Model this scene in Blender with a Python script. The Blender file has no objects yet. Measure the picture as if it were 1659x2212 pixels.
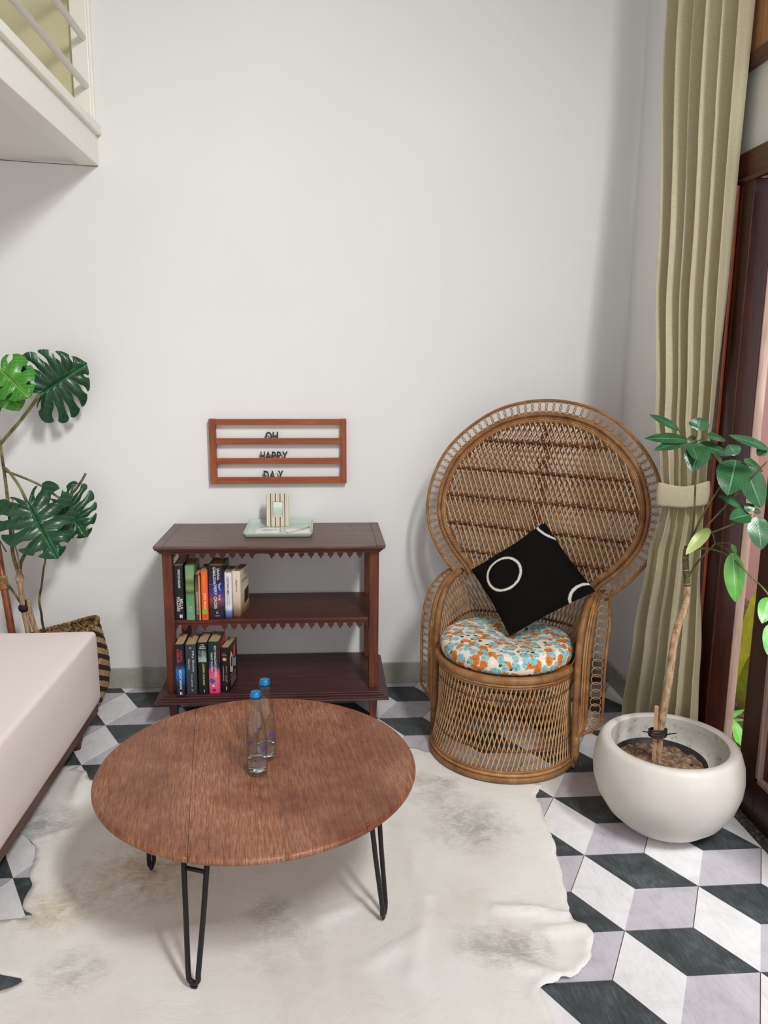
import bpy, bmesh, math, random
from mathutils import Vector, Matrix, noise
from mathutils.geometry import delaunay_2d_cdt

random.seed(7)
V = Vector
PI = math.pi
scene = bpy.context.scene
COL = scene.collection

# ------------------------------------------------------------------ camera, world, light, exposure
FPX, YAW, PIT, ROL, CAM_Z = 1683.67, .0783, .1848, .0093, 1.5586
cam = bpy.data.cameras.new('camera')
cam_ob = bpy.data.objects.new('camera', cam)
COL.objects.link(cam_ob)
cam.sensor_fit = 'VERTICAL'
cam.sensor_height = 36.0
cam.sensor_width = 27.0
cam.lens = 36.0 * FPX / 2212.0
cam.clip_start = .05
f_ = V((math.sin(YAW) * math.cos(PIT), math.cos(YAW) * math.cos(PIT), -math.sin(PIT)))
r_ = V((math.cos(YAW), -math.sin(YAW), 0))
u_ = r_.cross(f_)
r2 = r_ * math.cos(ROL) + u_ * math.sin(ROL)
u2 = u_ * math.cos(ROL) - r_ * math.sin(ROL)
mw = Matrix((r2, u2, -f_)).transposed().to_4x4()
mw.translation = V((0, 0, CAM_Z))
cam_ob.matrix_world = mw
scene.camera = cam_ob

scene.view_settings.view_transform = 'Standard'
scene.view_settings.look = 'None'
scene.view_settings.gamma = 1.0
scene.view_settings.use_curve_mapping = False
scene.view_settings.exposure = 0.0
try:
    scene.cycles.use_denoising = True
    scene.cycles.max_bounces = 10
    scene.cycles.diffuse_bounces = 5
    scene.cycles.transparent_max_bounces = 12
    scene.cycles.caustics_reflective = False
    scene.cycles.caustics_refractive = False
    scene.cycles.sample_clamp_indirect = 6.0
except Exception:
    pass

world = bpy.data.worlds.new('overcast_sky')
scene.world = world
world.use_nodes = True
bg = world.node_tree.nodes['Background']
bg.inputs[0].default_value = (0.93, 0.96, 1.0, 1)
bg.inputs[1].default_value = 0.95


def area(name, loc, aim, sx, sy, power, col, spread=PI):
    l = bpy.data.lights.new(name, 'AREA')
    l.shape = 'RECTANGLE'
    l.size, l.size_y = sx, sy
    l.energy = power
    l.color = col
    l.spread = spread
    o = bpy.data.objects.new(name, l)
    COL.objects.link(o)
    o.location = loc
    o.rotation_euler = (V(aim) - V(loc)).to_track_quat('-Z', 'Y').to_euler()
    return o


# daylight through the tall upper window and through the garden door of the right wall
area('upper_window_daylight', (1.70, -.35, 4.05), (-.4, 3.3, .85), 1.3, 1.1, 118, (1.0, .995, .985), math.radians(80))
area('door_daylight', (1.72, .4, 1.15), (-.6, 1.9, .75), 3.0, 1.9, 16, (.97, .985, 1.0))

# ------------------------------------------------------------------ small toolkit


def srgb(h):
    h = h.lstrip('#')
    c = [int(h[i:i + 2], 16) / 255 for i in (0, 2, 4)]
    return tuple(x / 12.92 if x <= .04045 else ((x + .055) / 1.055) ** 2.4 for x in c) + (1.0,)


class Mat:
    def __init__(s, name, col='#ffffff', rough=.5, metal=0.0, spec=.5):
        s.m = bpy.data.materials.new(name)
        s.m.use_nodes = True
        s.nt = s.m.node_tree
        s.b = s.nt.nodes['Principled BSDF']
        s.b.inputs['Base Color'].default_value = srgb(col)
        s.b.inputs['Roughness'].default_value = rough
        s.b.inputs['Metallic'].default_value = metal
        s.b.inputs['Specular IOR Level'].default_value = spec

    def n(s, t, **kw):
        nd = s.nt.nodes.new(t)
        for k, v in kw.items():
            if k.startswith('i_'):
                key = k[2:].replace('_', ' ')
                nd.inputs[key].default_value = v
            else:
                setattr(nd, k, v)
        return nd

    def l(s, a, b):
        s.nt.links.new(a, b)

    def coord(s, kind='Object', scale=(1, 1, 1), rot=(0, 0, 0), loc=(0, 0, 0)):
        if kind == 'World':
            src = s.n('ShaderNodeNewGeometry').outputs['Position']
        else:
            src = s.n('ShaderNodeTexCoord').outputs[kind]
        mp = s.n('ShaderNodeMapping')
        mp.inputs['Scale'].default_value = scale
        mp.inputs['Rotation'].default_value = rot
        mp.inputs['Location'].default_value = loc
        s.l(src, mp.inputs['Vector'])
        return mp.outputs['Vector']

    def noise(s, vec, scale=5, detail=4, rough=.55, dist=0.0):
        nd = s.n('ShaderNodeTexNoise')
        nd.inputs['Scale'].default_value = scale
        nd.inputs['Detail'].default_value = detail
        nd.inputs['Roughness'].default_value = rough
        nd.inputs['Distortion'].default_value = dist
        s.l(vec, nd.inputs['Vector'])
        return nd.outputs['Fac']

    def ramp(s, fac, stops, interp='LINEAR'):
        nd = s.n('ShaderNodeValToRGB')
        cr = nd.color_ramp
        cr.interpolation = interp
        while len(cr.elements) < len(stops):
            cr.elements.new(.5)
        while len(cr.elements) > len(stops):
            cr.elements.remove(cr.elements[-1])
        for e, (p, c) in zip(cr.elements, stops):
            e.position = p
            e.color = srgb(c) if isinstance(c, str) else (c, c, c, 1)
        s.l(fac, nd.inputs[0])
        return nd.outputs[0]

    def mix(s, fac, a, b, mode='MIX'):
        nd = s.n('ShaderNodeMix', data_type='RGBA', blend_type=mode)
        for sock, v in ((nd.inputs[0], fac), (nd.inputs[6], a), (nd.inputs[7], b)):
            if isinstance(v, (int, float)):
                sock.default_value = v if sock == nd.inputs[0] else (v, v, v, 1)
            elif isinstance(v, str):
                sock.default_value = srgb(v)
            else:
                s.l(v, sock)
        return nd.outputs[2]

    def math(s, op, a, b=None, c=None):
        nd = s.n('ShaderNodeMath', operation=op)
        for i, v in enumerate((a, b, c)):
            if v is None:
                continue
            if isinstance(v, (int, float)):
                nd.inputs[i].default_value = v
            else:
                s.l(v, nd.inputs[i])
        return nd.outputs[0]

    def wave(s, vec, scale=5, dist=0, detail=2, dscale=1, direction='X', profile='SIN'):
        nd = s.n('ShaderNodeTexWave', bands_direction=direction, wave_profile=profile)
        nd.inputs['Scale'].default_value = scale
        nd.inputs['Distortion'].default_value = dist
        nd.inputs['Detail'].default_value = detail
        nd.inputs['Detail Scale'].default_value = dscale
        s.l(vec, nd.inputs['Vector'])
        return nd.outputs['Fac']

    def sep(s, vec):
        nd = s.n('ShaderNodeSeparateXYZ')
        s.l(vec, nd.inputs[0])
        return nd.outputs

    def color(s, sock):
        s.l(sock, s.b.inputs['Base Color'])
        return s

    def roughness(s, sock):
        s.l(sock, s.b.inputs['Roughness'])
        return s

    def bump(s, h, strength=.3, dist=.002):
        nd = s.n('ShaderNodeBump')
        nd.inputs['Strength'].default_value = strength
        nd.inputs['Distance'].default_value = dist
        s.l(h, nd.inputs['Height'])
        s.l(nd.outputs[0], s.b.inputs['Normal'])
        return s


class MB:
    """collects verts and faces of one mesh"""

    def __init__(s):
        s.v, s.f, s.mi, s.sm, s.uv = [], [], [], [], []

    def face(s, idx, mi=0, sm=False, uv=None):
        s.f.append(tuple(idx))
        s.mi.append(mi)
        s.sm.append(sm)
        s.uv.append(uv if uv else [(0, 0)] * len(idx))

    def add(s, vs):
        k = len(s.v)
        s.v.extend([tuple(p) for p in vs])
        return k

    def box(s, x0, x1, y0, y1, z0, z1, mi=0, M=None):
        P = [V((x, y, z)) for z in (z0, z1) for y in (y0, y1) for x in (x0, x1)]
        if M:
            P = [M @ p for p in P]
        k = s.add(P)
        for q in ((0, 2, 3, 1), (4, 5, 7, 6), (0, 1, 5, 4), (2, 6, 7, 3), (0, 4, 6, 2), (1, 3, 7, 5)):
            s.face([k + i for i in q], mi)
        return s

    def tube(s, path, r, seg=6, closed=False, caps=True, mi=0, flat=None):
        """sweep a circle along path; r number or list; flat=(normal, ratio) squashes the section along normal"""
        path = [V(p) for p in path]
        n = len(path)
        rs = r if isinstance(r, (list, tuple)) else [r] * n
        T = []
        for i in range(n):
            if closed:
                d = path[(i + 1) % n] - path[i - 1]
            else:
                d = path[min(i + 1, n - 1)] - path[max(i - 1, 0)]
            T.append(d.normalized() if d.length > 1e-9 else V((0, 0, 1)))
        ref = V((0, 0, 1)) if abs(T[0].z) < .9 else V((1, 0, 0))
        N = (ref - T[0] * ref.dot(T[0])).normalized()
        rings = []
        dist = 0
        for i in range(n):
            if i:
                dist += (path[i] - path[i - 1]).length
                N = N - T[i] * N.dot(T[i])
                N = N.normalized() if N.length > 1e-6 else T[i].orthogonal().normalized()
            B = T[i].cross(N)
            ring = []
            for j in range(seg):
                a = 2 * PI * j / seg
                off = (N * math.cos(a) + B * math.sin(a)) * rs[i]
                if flat:
                    fn = V(flat[0]).normalized()
                    off = off - fn * off.dot(fn) * (1 - flat[1])
                ring.append(path[i] + off)
            rings.append((s.add(ring), dist))
        if closed:
            total = dist + (path[0] - path[-1]).length
        m = n if closed else n - 1
        for i in range(m):
            a, da = rings[i]
            b, db = rings[(i + 1) % n]
            if closed and i == n - 1:
                db = total
            for j in range(seg):
                k = (j + 1) % seg
                s.face((a + j, a + k, b + k, b + j), mi, True,
                       [(da, j / seg), (da, (j + 1) / seg), (db, (j + 1) / seg), (db, j / seg)])
        if caps and not closed:
            s.face([rings[0][0] + j for j in range(seg)][::-1], mi)
            s.face([rings[-1][0] + j for j in range(seg)], mi)
        return s

    def lathe(s, prof, seg=32, c=(0, 0, 0), mi=0, sm=True):
        c = V(c)
        rings = []
        for r, z in prof:
            if r < 1e-6:
                rings.append((s.add([c + V((0, 0, z))]), 1))
            else:
                rings.append((s.add([c + V((r * math.cos(2 * PI * j / seg), r * math.sin(2 * PI * j / seg), z)) for j in range(seg)]), seg))
        for i in range(len(prof) - 1):
            (a, na), (b, nb) = rings[i], rings[i + 1]
            for j in range(seg):
                k = (j + 1) % seg
                uv = [(j / seg, i), ((j + 1) / seg, i), ((j + 1) / seg, i + 1), (j / seg, i + 1)]
                if na == 1 and nb == 1:
                    continue
                if na == 1:
                    s.face((a, b + k, b + j), mi, sm, uv[:3])
                elif nb == 1:
                    s.face((a + j, a + k, b), mi, sm, uv[:3])
                else:
                    s.face((a + j, a + k, b + k, b + j), mi, sm, uv)
        return s

    def grid(s, fn, nu, nv, mi=0, sm=True):
        """fn(u,v)->point, u,v in 0..1"""
        k = s.add([fn(i / nu, j / nv) for i in range(nu + 1) for j in range(nv + 1)])
        for i in range(nu):
            for j in range(nv):
                a = k + i * (nv + 1) + j
                s.face((a, a + nv + 1, a + nv + 2, a + 1), mi, sm,
                       [(i / nu, j / nv), ((i + 1) / nu, j / nv), ((i + 1) / nu, (j + 1) / nv), (i / nu, (j + 1) / nv)])
        return s

    def prism(s, poly, y0, y1, mi=0, M=None):
        """poly of (x,z) extruded along y; any simple polygon"""
        n = len(poly)
        P = [V((x, y0, z)) for x, z in poly] + [V((x, y1, z)) for x, z in poly]
        if M:
            P = [M @ p for p in P]
        k = s.add(P)
        s.face([k + i for i in range(n)], mi)
        s.face([k + n + i for i in range(n)][::-1], mi)
        for i in range(n):
            j = (i + 1) % n
            s.face((k + j, k + i, k + n + i, k + n + j), mi)
        return s

    def mesh(s, name, mats):
        me = bpy.data.meshes.new(name)
        me.from_pydata(s.v, [], s.f)
        for m in (mats if isinstance(mats, (list, tuple)) else [mats]):
            me.materials.append(m.m if isinstance(m, Mat) else m)
        me.polygons.foreach_set('material_index', s.mi)
        me.polygons.foreach_set('use_smooth', s.sm)
        uvl = me.uv_layers.new(name='UVMap')
        flat = [c for f in s.uv for uv in f for c in uv]
        uvl.data.foreach_set('uv', flat)
        me.update()
        return me


def link(name, me, parent=None, loc=None, rot=None):
    o = bpy.data.objects.new(name, me)
    COL.objects.link(o)
    if parent is not None:
        o.parent = parent
    if loc is not None:
        o.location = loc
    if rot is not None:
        o.rotation_euler = rot
    return o


def obj(name, mb, mats, parent=None, loc=None, rot=None, bevel=0, fix=True, seg=2):
    me = mb.mesh(name, mats)
    if fix:
        b = bmesh.new()
        b.from_mesh(me)
        bmesh.ops.recalc_face_normals(b, faces=b.faces)
        b.to_mesh(me)
        b.free()
    o = link(name, me, parent, loc, rot)
    if bevel:
        md = o.modifiers.new('bevel', 'BEVEL')
        md.width = bevel
        md.segments = seg
        md.limit_method = 'ANGLE'
        md.angle_limit = .6
    return o


def tag(o, label, cat, group=None):
    o['label'] = label
    o['category'] = cat
    if group:
        o['group'] = group
    return o


def thing(name, label, cat, loc=(0, 0, 0), rot=(0, 0, 0), group=None):
    o = link(name, None, None, loc, rot)
    o.empty_display_size = .05
    return tag(o, label, cat, group)


def struct(name, mb, mats, bevel=0, parent=None):
    o = obj(name, mb, mats, parent, bevel=bevel)
    if parent is None:
        o['kind'] = 'structure'
    return o


def crom(pts, n=8, closed=False):
    """Catmull-Rom through pts"""
    P = [V(p) for p in pts]
    out = []
    m = len(P)
    for i in range(m if closed else m - 1):
        p0 = P[(i - 1) % m] if closed or i > 0 else P[0] * 2 - P[1]
        p1, p2 = P[i], P[(i + 1) % m]
        p3 = P[(i + 2) % m] if closed or i + 2 < m else P[-1] * 2 - P[-2]
        for k in range(n):
            t = k / n
            out.append(.5 * ((2 * p1) + (p2 - p0) * t + (2 * p0 - 5 * p1 + 4 * p2 - p3) * t * t + (3 * p1 - p0 - 3 * p2 + p3) * t ** 3))
    if not closed:
        out.append(P[-1])
    return out


def resample(path, step, closed=False):
    P = [V(p) for p in path]
    if closed:
        P = P + [P[0]]
    acc = [0]
    for a, b in zip(P, P[1:]):
        acc.append(acc[-1] + (b - a).length)
    n = max(2, round(acc[-1] / step))
    out = []
    j = 0
    for i in range(n + (0 if closed else 1)):
        d = acc[-1] * i / n
        while j < len(acc) - 2 and acc[j + 1] < d:
            j += 1
        t = (d - acc[j]) / max(acc[j + 1] - acc[j], 1e-9)
        out.append(P[j].lerp(P[j + 1], min(1, max(0, t))))
    return out


def sstep(a, b, x):
    t = min(1, max(0, (x - a) / (b - a)))
    return t * t * (3 - 2 * t)


_txt = {}


def text_poly(body, bold=0.0):
    if body not in _txt:
        cu = bpy.data.curves.new('lettering', 'FONT')
        cu.body = body
        cu.resolution_u = 3
        cu.offset = bold
        ob = bpy.data.objects.new('lettering', cu)
        COL.objects.link(ob)
        dg = bpy.context.evaluated_depsgraph_get()
        me = bpy.data.meshes.new_from_object(ob.evaluated_get(dg))
        vs = [v.co.copy() for v in me.vertices]
        fs = [tuple(p.vertices) for p in me.polygons]
        bpy.data.objects.remove(ob)
        bpy.data.curves.remove(cu)
        bpy.data.meshes.remove(me)
        x0, x1 = min(v.x for v in vs), max(v.x for v in vs)
        y0, y1 = min(v.y for v in vs), max(v.y for v in vs)
        _txt[body] = ([((v.x - x0) / (x1 - x0), (v.y - y0) / (y1 - y0)) for v in vs], fs)
    return _txt[body]


def lettering(name, body, mat, parent, fn, thick=0.0, slant=0.0, label=None, bold=.012):
    """fn(u,v,w)->point for u,v in 0..1 over the text's box, w 0 face / 1 back"""
    vs, fs = text_poly(body, bold)
    mb = MB()
    k = mb.add([fn(u + slant * (v - .5), v, 0) for u, v in vs])
    for f in fs:
        mb.face([k + i for i in f])
    if thick:
        k2 = mb.add([fn(u + slant * (v - .5), v, 1) for u, v in vs])
        cnt = {}
        for f in fs:
            mb.face([k2 + i for i in f][::-1])
            for a, b in zip(f, f[1:] + f[:1]):
                cnt[(a, b)] = 1
        for a, b in list(cnt):
            if (b, a) not in cnt:
                mb.face((k + b, k + a, k2 + a, k2 + b))
    o = obj(name, mb, mat, parent, fix=bool(thick))
    if label:
        o['label'] = label
    return o


# ------------------------------------------------------------------ materials
m_wall = Mat('white_plaster', '#eae7e2', .75, spec=.25)
vc = m_wall.coord('World')
m_wall.color(m_wall.ramp(m_wall.noise(vc, 1.3, 3), [(.3, '#e9e8e6'), (.7, '#edecea')]))
m_wall.bump(m_wall.noise(vc, 9, 5), .12, .01)
m_ceil = Mat('white_ceiling_paint', '#ece6e0', .8, spec=.2)
m_loftshade = Mat('loft_shade_straw', '#cdc6a0', .8, spec=.2)  # straw tone that paints the loft's shade onto its back wall
m_trim = Mat('white_gloss_paint', '#efece2', .35)
m_base = Mat('grey_green_skirting_paint', '#a3a398', .6)
vc = m_base.coord('World')
m_base.color(m_base.ramp(m_base.noise(vc, 7, 6, .7), [(.25, '#8f8f83'), (.5, '#a9a99e'), (.72, '#b3b2a8'), (.8, '#c9c6bd')]))
m_crack = Mat('dark_joint', '#5a4a40', .9)


def tile_mat(name, a, b, c):
    m = Mat(name, a, .42, spec=.4)
    vc = m.coord('World')
    n1 = m.noise(vc, 9, 6, .65, .6)
    vs = m.coord('World', (40, 7, 7), (0, 0, .6))
    n2 = m.noise(vs, 3, 3, .6)
    f = m.math('ADD', m.math('MULTIPLY', n1, .65), m.math('MULTIPLY', n2, .35))
    m.color(m.ramp(f, [(.32, a), (.5, b), (.68, c)]))
    m.roughness(m.math('ADD', m.math('MULTIPLY', n1, .25), .3))
    return m


t_black = tile_mat('tile_print_black', '#2e3436', '#434a4d', '#646c70')
t_grey = tile_mat('tile_print_grey', '#b1abb3', '#c6c1ca', '#d2cdd6')
t_white = tile_mat('tile_print_white', '#d8d6d6', '#e9e8ea', '#f3f3f5')
t_side = Mat('tile_clay', '#9a9088', .9)
m_grout = Mat('brown_grout', '#7d7268', .95)
m_granite = Mat('dark_granite', '#4a4a44', .5)
vc = m_granite.coord('World')
m_granite.color(m_granite.ramp(m_granite.noise(vc, 60, 5, .7), [(.35, '#23231f'), (.5, '#47473f'), (.65, '#77776a')]))


def wood_mat(name, dark, mid, light, rough=.4, axis='X', scale=1.0, coat=0.0):
    m = Mat(name, mid, rough)
    st = {'X': (2, 26, 26), 'Y': (26, 2, 26), 'Z': (26, 26, 2)}[axis]
    vc = m.coord('Object', tuple(x * scale for x in st))
    n1 = m.noise(vc, 2.2, 6, .62, .5)
    n2 = m.noise(m.coord('Object'), 3.0, 3)
    f = m.math('ADD', m.math('MULTIPLY', n1, .7), m.math('MULTIPLY', n2, .3))
    m.color(m.ramp(f, [(.3, dark), (.5, mid), (.7, light)]))
    m.bump(n1, .15, .002)
    m.b.inputs['Coat Weight'].default_value = coat
    return m


w_mahX = wood_mat('mahogany_along', '#30120a', '#4f2112', '#6b321c', .36)
w_mahZ = wood_mat('mahogany_upright', '#3a170b', '#602a14', '#803d20', .38, 'Z')
w_mahTop = wood_mat('mahogany_greyer_top', '#48322d', '#614a44', '#75605a', .42)  # greyer and lighter than the other mahogany parts
w_mahBase = wood_mat('mahogany_plinth', '#34191a', '#4a2a2a', '#5d3a38', .42)
w_teakX = wood_mat('teak_along', '#79381a', '#964a24', '#ad602f', .45)
w_teakZ = wood_mat('teak_upright', '#763719', '#92471f', '#a85a2b', .45, 'Z')
w_doorZ = wood_mat('red_brown_door_wood', '#220c06', '#38140a', '#4e2010', .3, 'Z', coat=.1)
w_doorX = wood_mat('red_brown_rail_wood', '#2e1109', '#4d1e0f', '#6a2c16', .3, 'Y', coat=.1)
w_jamb_lit = wood_mat('lit_casing_wood', '#5f2a17', '#813f24', '#9a5231', .35, 'Z', coat=.1)  # door wood lightened, room light on the casing face painted in
w_pale = wood_mat('pale_worn_frame_wood', '#86695a', '#a58b7c', '#c0ab9c', .6, 'Z')
w_win_lit = wood_mat('lit_window_wood', '#a3714b', '#bb8a60', '#cc9d72', .5, 'Z')  # brown frame wood, the light falling on it painted in as tan
w_bed = wood_mat('bed_frame_wood', '#3b2018', '#573025', '#6d4032', .45, 'Y')
w_stake = wood_mat('stake_wood', '#a98262', '#c29a78', '#d2ae8d', .6, 'Z')

# worn table top
w_table = Mat('worn_table_wood', '#8c5539', .42)
vg = w_table.coord('Object', (70, 3.0, 10), (0, 0, 0))
n1 = w_table.noise(vg, 2.0, 7, .66, .35)
n2 = w_table.noise(w_table.coord('Object'), 4.2, 5, .6)
n3 = w_table.noise(w_table.coord('Object', (75, 5, 10)), 4.0, 6, .8, .2)
base = w_table.ramp(w_table.math('ADD', w_table.math('MULTIPLY', n1, .55), w_table.math('MULTIPLY', n2, .45)),
                    [(.3, '#46200f'), (.42, '#743a1e'), (.56, '#96542d'), (.72, '#b27548')])
worn = w_table.math('MULTIPLY', w_table.ramp(n3, [(.44, 0.0), (.64, 1.0)]), w_table.ramp(n2, [(.38, .10), (.6, 1.0)]))
for rx, ry, rad, hw, amt in ((-.13, .02, .105, .012, .55), (-.10, .05, .16, .006, .35), (.16, -.12, .09, .010, .45), (.02, -.27, .05, .004, .5), (-.27, -.20, .012, .005, .9), (.24, .10, .12, .008, .35)):
    dd = w_table.n('ShaderNodeVectorMath', operation='DISTANCE')
    w_table.l(w_table.coord('Object', (1, 1, 0)), dd.inputs[0])
    dd.inputs[1].default_value = (rx, ry, 0)
    ee = w_table.math('ABSOLUTE', w_table.math('SUBTRACT', dd.outputs['Value'], rad))
    rg_ = w_table.math('MULTIPLY', w_table.ramp(w_table.math('DIVIDE', ee, hw), [(.2, 1.0), (1.0, 0.0)]), w_table.ramp(n3, [(.44, 0.0), (.66, amt * .8)]))
    worn = w_table.math('MAXIMUM', worn, rg_)
scr = w_table.noise(w_table.coord('Object', (9, 60, 10), (0, 0, .7)), 5.0, 4, .8)
worn = w_table.math('MAXIMUM', worn, w_table.math('MULTIPLY', w_table.ramp(scr, [(.66, 0.0), (.74, .55)]), w_table.ramp(n2, [(.4, 0.0), (.6, 1.0)])))
base = w_table.mix(w_table.math('MULTIPLY', worn, .85), base, '#d2ad8e')
oi = w_table.n('ShaderNodeObjectInfo')
base = w_table.mix(w_table.math('MULTIPLY', oi.outputs['Random'], .38), base, '#5f3322')
w_table.color(base)
w_table.roughness(w_table.math('ADD', w_table.math('MULTIPLY', worn, .3), .36))
w_table.bump(n1, .1, .002)

m_iron = Mat('black_iron', '#211f1f', .5, .3)
m_iron.bump(m_iron.noise(m_iron.coord('Object'), 160, 3), .25, .002)


def rattan(name, a, b, c, wrap=True, rough=.45, pitch=1 / .0045):
    m = Mat(name, b, rough)
    n1 = m.noise(m.coord('Object'), 26, 4)
    n2 = m.noise(m.coord('Object'), 5, 2)
    f = m.math('ADD', m.math('MULTIPLY', n1, .6), m.math('MULTIPLY', n2, .4))
    if wrap:
        x = m.sep(m.coord('UV', (pitch, 1, 1)))[0]
        fr = m.math('FRACT', m.math('ADD', x, m.math('MULTIPLY', n1, .5)))
        h = m.math('ABSOLUTE', m.math('SUBTRACT', fr, .5))
        g = m.ramp(h, [(.36, 0.0), (.47, 1.0)])
        col = m.mix(m.math('MULTIPLY', g, .7), m.ramp(f, [(.3, a), (.5, b), (.7, c)]), a)
        m.color(col)
        m.bump(m.math('MULTIPLY', g, -1.0), .6, .0015)
    else:
        m.color(m.ramp(f, [(.3, a), (.5, b), (.7, c)]))
    return m


r_wrap = rattan('rattan_binding', '#6e4627', '#98693c', '#b78b5a')
r_reed = rattan('rattan_reed', '#80562f', '#a97a4a', '#c39c6b', False)
r_light = rattan('rattan_light_reed', '#a27a50', '#c59d6d', '#d8b78a', False)
r_band = rattan('rattan_dark_twist', '#432410', '#633a1c', '#805029', False)
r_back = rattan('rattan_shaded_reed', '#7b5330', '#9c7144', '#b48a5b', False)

# fabrics
m_sheet = Mat('pale_pink_sheet', '#efe4e0', .85, spec=.2)
m_sheet.bump(m_sheet.noise(m_sheet.coord('Object'), 7, 3), .15, .01)
m_curtain = Mat('olive_linen', '#b0a67e', .8, spec=.2)
wv = m_curtain.noise(m_curtain.coord('Object', (60, 60, 900)), 1, 2)
wv2 = m_curtain.noise(m_curtain.coord('Object', (500, 500, 8)), 1, 2)
fw = m_curtain.math('ADD', m_curtain.math('MULTIPLY', wv, .6), m_curtain.math('MULTIPLY', wv2, .4))
m_curtain.color(m_curtain.ramp(fw, [(.32, '#bdb491'), (.5, '#ccc3a3'), (.68, '#d8d0b5')]))
m_curtain.bump(fw, .12, .001)
m_black = Mat('black_cotton', '#100e0d', .9, spec=.15)

# hide
m_hide = Mat('cowhide', '#e3e0d4', .7, spec=.3)
vh = m_hide.coord('World')
hn = m_hide.noise(vh, 3.2, 5, .6)
hc = m_hide.ramp(hn, [(.28, '#e2dccf'), (.45, '#ebe8e1'), (.6, '#f0efeb'), (.75, '#eeece8')])
fine = m_hide.noise(m_hide.coord('World', (1, 1, 1), (0, 0, .5)), 55, 6, .8)
streak = m_hide.noise(m_hide.coord('World', (38, 190, 1), (0, 0, .5)), 1, 6, .75, .8)
patchy = m_hide.noise(m_hide.coord('World'), 17, 5, .7, .6)
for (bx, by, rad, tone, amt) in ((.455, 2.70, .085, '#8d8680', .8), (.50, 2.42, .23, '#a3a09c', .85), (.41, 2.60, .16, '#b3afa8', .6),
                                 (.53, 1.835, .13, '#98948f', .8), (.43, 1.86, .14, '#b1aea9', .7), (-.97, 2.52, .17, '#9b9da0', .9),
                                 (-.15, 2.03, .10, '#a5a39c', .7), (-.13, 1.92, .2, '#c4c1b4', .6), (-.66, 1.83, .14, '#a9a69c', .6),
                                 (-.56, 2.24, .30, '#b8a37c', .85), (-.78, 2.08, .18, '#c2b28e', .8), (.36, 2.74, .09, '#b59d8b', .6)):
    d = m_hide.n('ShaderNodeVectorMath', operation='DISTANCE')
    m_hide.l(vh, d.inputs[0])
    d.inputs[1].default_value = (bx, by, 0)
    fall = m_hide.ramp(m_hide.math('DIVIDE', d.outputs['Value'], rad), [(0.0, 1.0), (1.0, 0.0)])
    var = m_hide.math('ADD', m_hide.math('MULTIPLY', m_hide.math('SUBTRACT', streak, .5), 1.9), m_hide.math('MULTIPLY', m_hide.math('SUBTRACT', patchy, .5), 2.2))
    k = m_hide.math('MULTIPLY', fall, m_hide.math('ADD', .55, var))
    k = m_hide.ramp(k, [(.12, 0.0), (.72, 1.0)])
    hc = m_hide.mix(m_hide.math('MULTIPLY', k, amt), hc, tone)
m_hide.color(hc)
crk = m_hide.noise(m_hide.coord('World', (1, 1, 1), (0, 0, .6)), 6, 7, .62, 1.4)
crk = m_hide.math('ABSOLUTE', m_hide.math('SUBTRACT', crk, .5))
m_hide.bump(m_hide.math('ADD', m_hide.ramp(crk, [(0, 0.0), (.05, .12)]), m_hide.noise(vh, 13, 4, .6)), .38, .007)

m_pot = Mat('cream_terrazzo', '#e4e0d8', .5)
vp = m_pot.coord('Object')
m_pot.color(m_pot.ramp(m_pot.noise(vp, 5, 5), [(.3, '#c9c2b8'), (.6, '#d3cec7'), (.75, '#d8d4ce')]))
m_potin = Mat('speckled_pot_inside', '#d6d3cb', .7)
spk = m_potin.noise(m_potin.coord('Object'), 38, 5, .75)
m_potin.color(m_potin.ramp(spk, [(.28, '#4a4136'), (.36, '#b5aa96'), (.44, '#d3d0c8'), (.8, '#dddbd5')]))
m_soil = Mat('dry_soil', '#7a6048', .95)
sn = m_soil.noise(m_soil.coord('Object'), 60, 5, .7)
m_soil.color(m_soil.ramp(sn, [(.3, '#2f241b'), (.48, '#70573f'), (.66, '#a88f74')]))
m_soil.bump(sn, .8, .01)
m_liner = Mat('black_plastic_liner', '#1d1a16', .5)


def leaf_mat(name, a, b, vein, rough=.3):
    m = Mat(name, a, rough)
    uv = m.sep(m.coord('UV'))
    n1 = m.noise(m.coord('Object'), 20, 3)
    col = m.ramp(n1, [(.35, a), (.65, b)])
    au = m.math('ABSOLUTE', m.math('SUBTRACT', uv[0], .5))
    mid = m.ramp(au, [(.012, 1.0), (.035, 0.0)])
    sv = m.math('FRACT', m.math('SUBTRACT', m.math('MULTIPLY', uv[1], 9.0), m.math('MULTIPLY', au, 7.0)))
    sv = m.ramp(m.math('ABSOLUTE', m.math('SUBTRACT', sv, .5)), [(.40, 0.0), (.5, 1.0)])
    k = m.math('MAXIMUM', mid, m.math('MULTIPLY', sv, .35))
    m.color(m.mix(m.math('MULTIPLY', k, .8), col, vein))
    m.bump(m.math('MULTIPLY', sv, -1.0), .35, .002)
    m.b.inputs['Coat Weight'].default_value = .15
    m.b.inputs['Coat Roughness'].default_value = .25
    return m


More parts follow.
